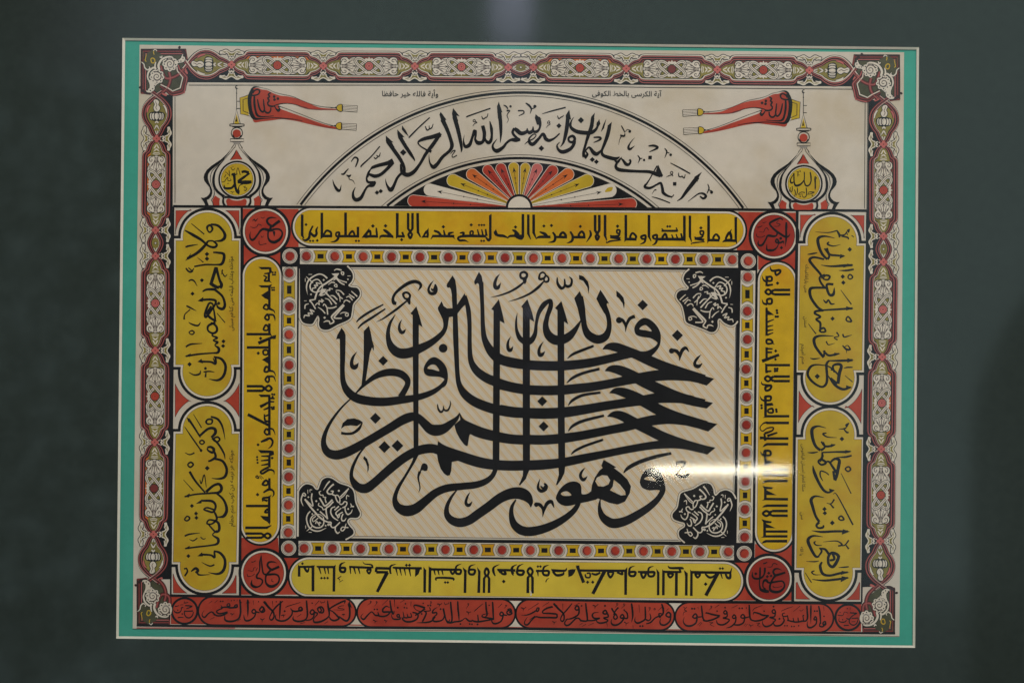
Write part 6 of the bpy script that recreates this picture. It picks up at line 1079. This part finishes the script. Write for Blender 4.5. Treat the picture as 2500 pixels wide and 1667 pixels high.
SB = '''r 712,186,28 770,250,28 848,375,10; r 628,248,36 700,310,30 767,400,32 740,452,32 675,462,24; r 692,398,20 640,400,28 662,460,28 595,492,26; r 308,342,26 400,430,26 493,522,22; r 328,380,8 420,502,20 493,555,16; o 498,562,22 540,490,24 592,500,24 560,602,26 508,642,24; r 505,662,26 470,680,26 430,660,26 400,620,26 348,642,24 370,712,24 443,752,26; r 392,720,22 380,822,26 330,892,28 260,852,22 233,785,8; r 298,512,12 350,490,22 360,575,12; r 198,722,26 240,720,26 272,658,14; r 240,720,14 273,737,22; d 520,390,26 322,775,24 1000,610,24 1168,525,22 968,790,20 1085,882,20 800,1130,22
r 898,398,16 937,420,22 910,482,20 858,480,20 850,522,20 798,530,24 812,560,22 788,645,28; r 932,538,32 870,640,32 820,712,34 740,662,32 657,578,34; r 637,618,32 720,710,32 792,780,30 760,992,28; r 760,992,22 800,940,26 923,828,26; r 940,648,16 952,700,20 878,742,22 850,792,22 797,770,20; r 518,718,28 613,802,26; r 438,840,22 542,912,28 530,962,26 498,900,22; r 468,758,18 583,860,28 540,932,26; r 430,878,26 462,960,26 450,1022,28 400,1022,24 363,965,8; r 598,728,24 672,760,26 692,850,28 640,952,28 535,1022,22
r 1243,566,36 1150,700,36 1050,820,36 940,940,36 850,1012,34 760,1052,28 688,1062,28 690,1132,26 650,1172,26 590,1152,26 497,1058,26; o 698,1102,22 742,1090,22 752,1122,22; r 590,1152,26 597,1220,28 550,1292,30 497,1258,14; r 1090,445,32 1102,560,26 1074,715,26 1203,598,22; r 1088,372,14 1132,370,18 1132,425,8; l 1180,368,15 1180,452,9; o 1228,472,22 1260,438,22 1293,472,24 1240,502,20; r 1290,472,26 1322,590,26 1278,715,8
r 1128,828,26 1182,890,26 1207,1000,28 1160,1152,30 1060,1232,30 930,1242,26 787,1178,8; r 850,950,24 840,1080,26 900,1162,28 1010,1172,30 1100,1112,28 1122,1000,26 1060,910,20 940,890,15 850,940,12; r 898,1082,20 940,1060,24 930,1132,18 990,1040,24 1013,1092,22; r 1008,928,20 1082,992,24 1060,1055,18; r 958,968,20 1043,1042,22; r 1088,1148,22 1203,1245,12; r 363,1085,12 382,1160,24 317,1172,22; o 388,1182,22 440,1160,22 478,1210,24 440,1242,24; l 1225,1128,15 1225,1192,11; l 1098,1272,15 1162,1272,11'''
script(SPAN['TL'], Tile(725, 640, 8.712), ST, 9, 'white_paint'); script(SPAN['TR'], MapT(1645, 650, 8.712, 1410, -36, 1.03), ST, 9, 'white_paint')
script(SPAN['BR'], Tile(1635, 1165, 8.712), SB, 9, 'white_paint'); script(SPAN['BL'], MapT(725, 1150, 8.712, 1412, 22), SB, 9, 'white_paint')

# ---------------------------------------------------------------- small captions: joined Arabic letters set in Blender's built-in typeface
FORMS = {}
for ch, cp_, n in [('ا', 0xFE8D, 2), ('ب', 0xFE8F, 4), ('ة', 0xFE93, 2), ('ت', 0xFE95, 4), ('ث', 0xFE99, 4), ('ج', 0xFE9D, 4), ('ح', 0xFEA1, 4), ('خ', 0xFEA5, 4), ('د', 0xFEA9, 2), ('ذ', 0xFEAB, 2), ('ر', 0xFEAD, 2), ('ز', 0xFEAF, 2),
                  ('س', 0xFEB1, 4), ('ش', 0xFEB5, 4), ('ص', 0xFEB9, 4), ('ض', 0xFEBD, 4), ('ط', 0xFEC1, 4), ('ظ', 0xFEC5, 4), ('ع', 0xFEC9, 4), ('غ', 0xFECD, 4), ('ف', 0xFED1, 4), ('ق', 0xFED5, 4), ('ك', 0xFED9, 4), ('ل', 0xFEDD, 4),
                  ('م', 0xFEE1, 4), ('ن', 0xFEE5, 4), ('ه', 0xFEE9, 4), ('و', 0xFEED, 2), ('ى', 0xFEEF, 2), ('ي', 0xFEF1, 4), ('آ', 0xFE81, 2), ('أ', 0xFE83, 2), ('ؤ', 0xFE85, 2)]:
    FORMS[ch] = (cp_, n)
def shape_arabic(t):
    out = []
    for i, c in enumerate(t):
        if c not in FORMS: out.append(c); continue
        cp_, n = FORMS[c]
        prev = i > 0 and t[i-1] in FORMS and FORMS[t[i-1]][1] == 4
        nxt = n == 4 and i+1 < len(t) and t[i+1] in FORMS
        out.append(chr(cp_+(3 if prev and nxt else 2 if nxt else 1 if prev else 0)))
    return ''.join(out)[::-1]
def caption(parent, text, left, right, up, m='black_ink', L=9, hs=1.0):
    cu = bpy.data.curves.new('caption', 'FONT'); cu.body = shape_arabic(text); cu.offset = .012; cu.resolution_u = 3
    to = bpy.data.objects.new('caption', cu); C.objects.link(to)
    dg = bpy.context.evaluated_depsgraph_get(); me = to.evaluated_get(dg).to_mesh()
    vs = [v.co.copy() for v in me.vertices]; ps = [tuple(q.vertices) for q in me.polygons]
    to.evaluated_get(dg).to_mesh_clear(); C.objects.unlink(to); bpy.data.objects.remove(to); bpy.data.curves.remove(cu)
    x0, x1 = min(v.x for v in vs), max(v.x for v in vs); d = (right[0]-left[0], right[1]-left[1]); W_ = math.hypot(*d); s = W_/(x1-x0); e = (d[0]/W_, d[1]/W_)
    p = Part('caption', parent); z = L*LZ; i = p._m(m)
    for v in vs:
        a, b = (v.x-x0)*s, v.y*s*hs
        p.v.append((*P(left[0]+e[0]*a+up[0]*b, left[1]+e[1]*a+up[1]*b), z))
    for q in ps:
        a, b, c = (Vector(p.v[k]) for k in q[:3])
        p.f.append(q if (b-a).cross(c-a).z > 0 else q[::-1]); p.mi.append(i)
UPV, LFT, RGT = (0, -1), (-1, 0), (1, 0)
caption(fr, 'وأية فالله خير حافظا', AL.p(625, 72), AL.p(1270, 76), UPV)
caption(fr, 'آية الكرسى بالخط الكوفى', AR.p(872, 68), AR.p(1672, 76), UPV)
caption(SIDE['LA'], 'مؤاخذه وعذاب قيلمه منى كناهم سببلى', PL1.p(520, 1000), PL1.p(518, 370), LFT, hs=1.15)
caption(SIDE['LB'], 'جونكه هر نرسه دن كوب منم خطام', PL2.p(522, 1025), PL2.p(520, 375), LFT, hs=1.0)
caption(SIDE['RA'], 'منى يارلقاغينك', PR1.p(92, 395), PR1.p(82, 628), RGT)
caption(SIDE['RA'], 'سندن', PR1.p(76, 828), PR1.p(82, 918), RGT)
caption(SIDE['RA'], 'منم اميدم', PR1.p(56, 1055), PR1.p(60, 1222), RGT)
caption(SIDE['RB'], 'منكا انعام احسان قيلغوجى', PR2.p(74, 285), PR2.p(80, 678), RGT)
caption(SIDE['RB'], 'سن', PR2.p(68, 852), PR2.p(70, 912), RGT)
caption(SIDE['RB'], 'يا الله', PR2.p(66, 1138), PR2.p(62, 1212), RGT)
for p in ALL: p.build()
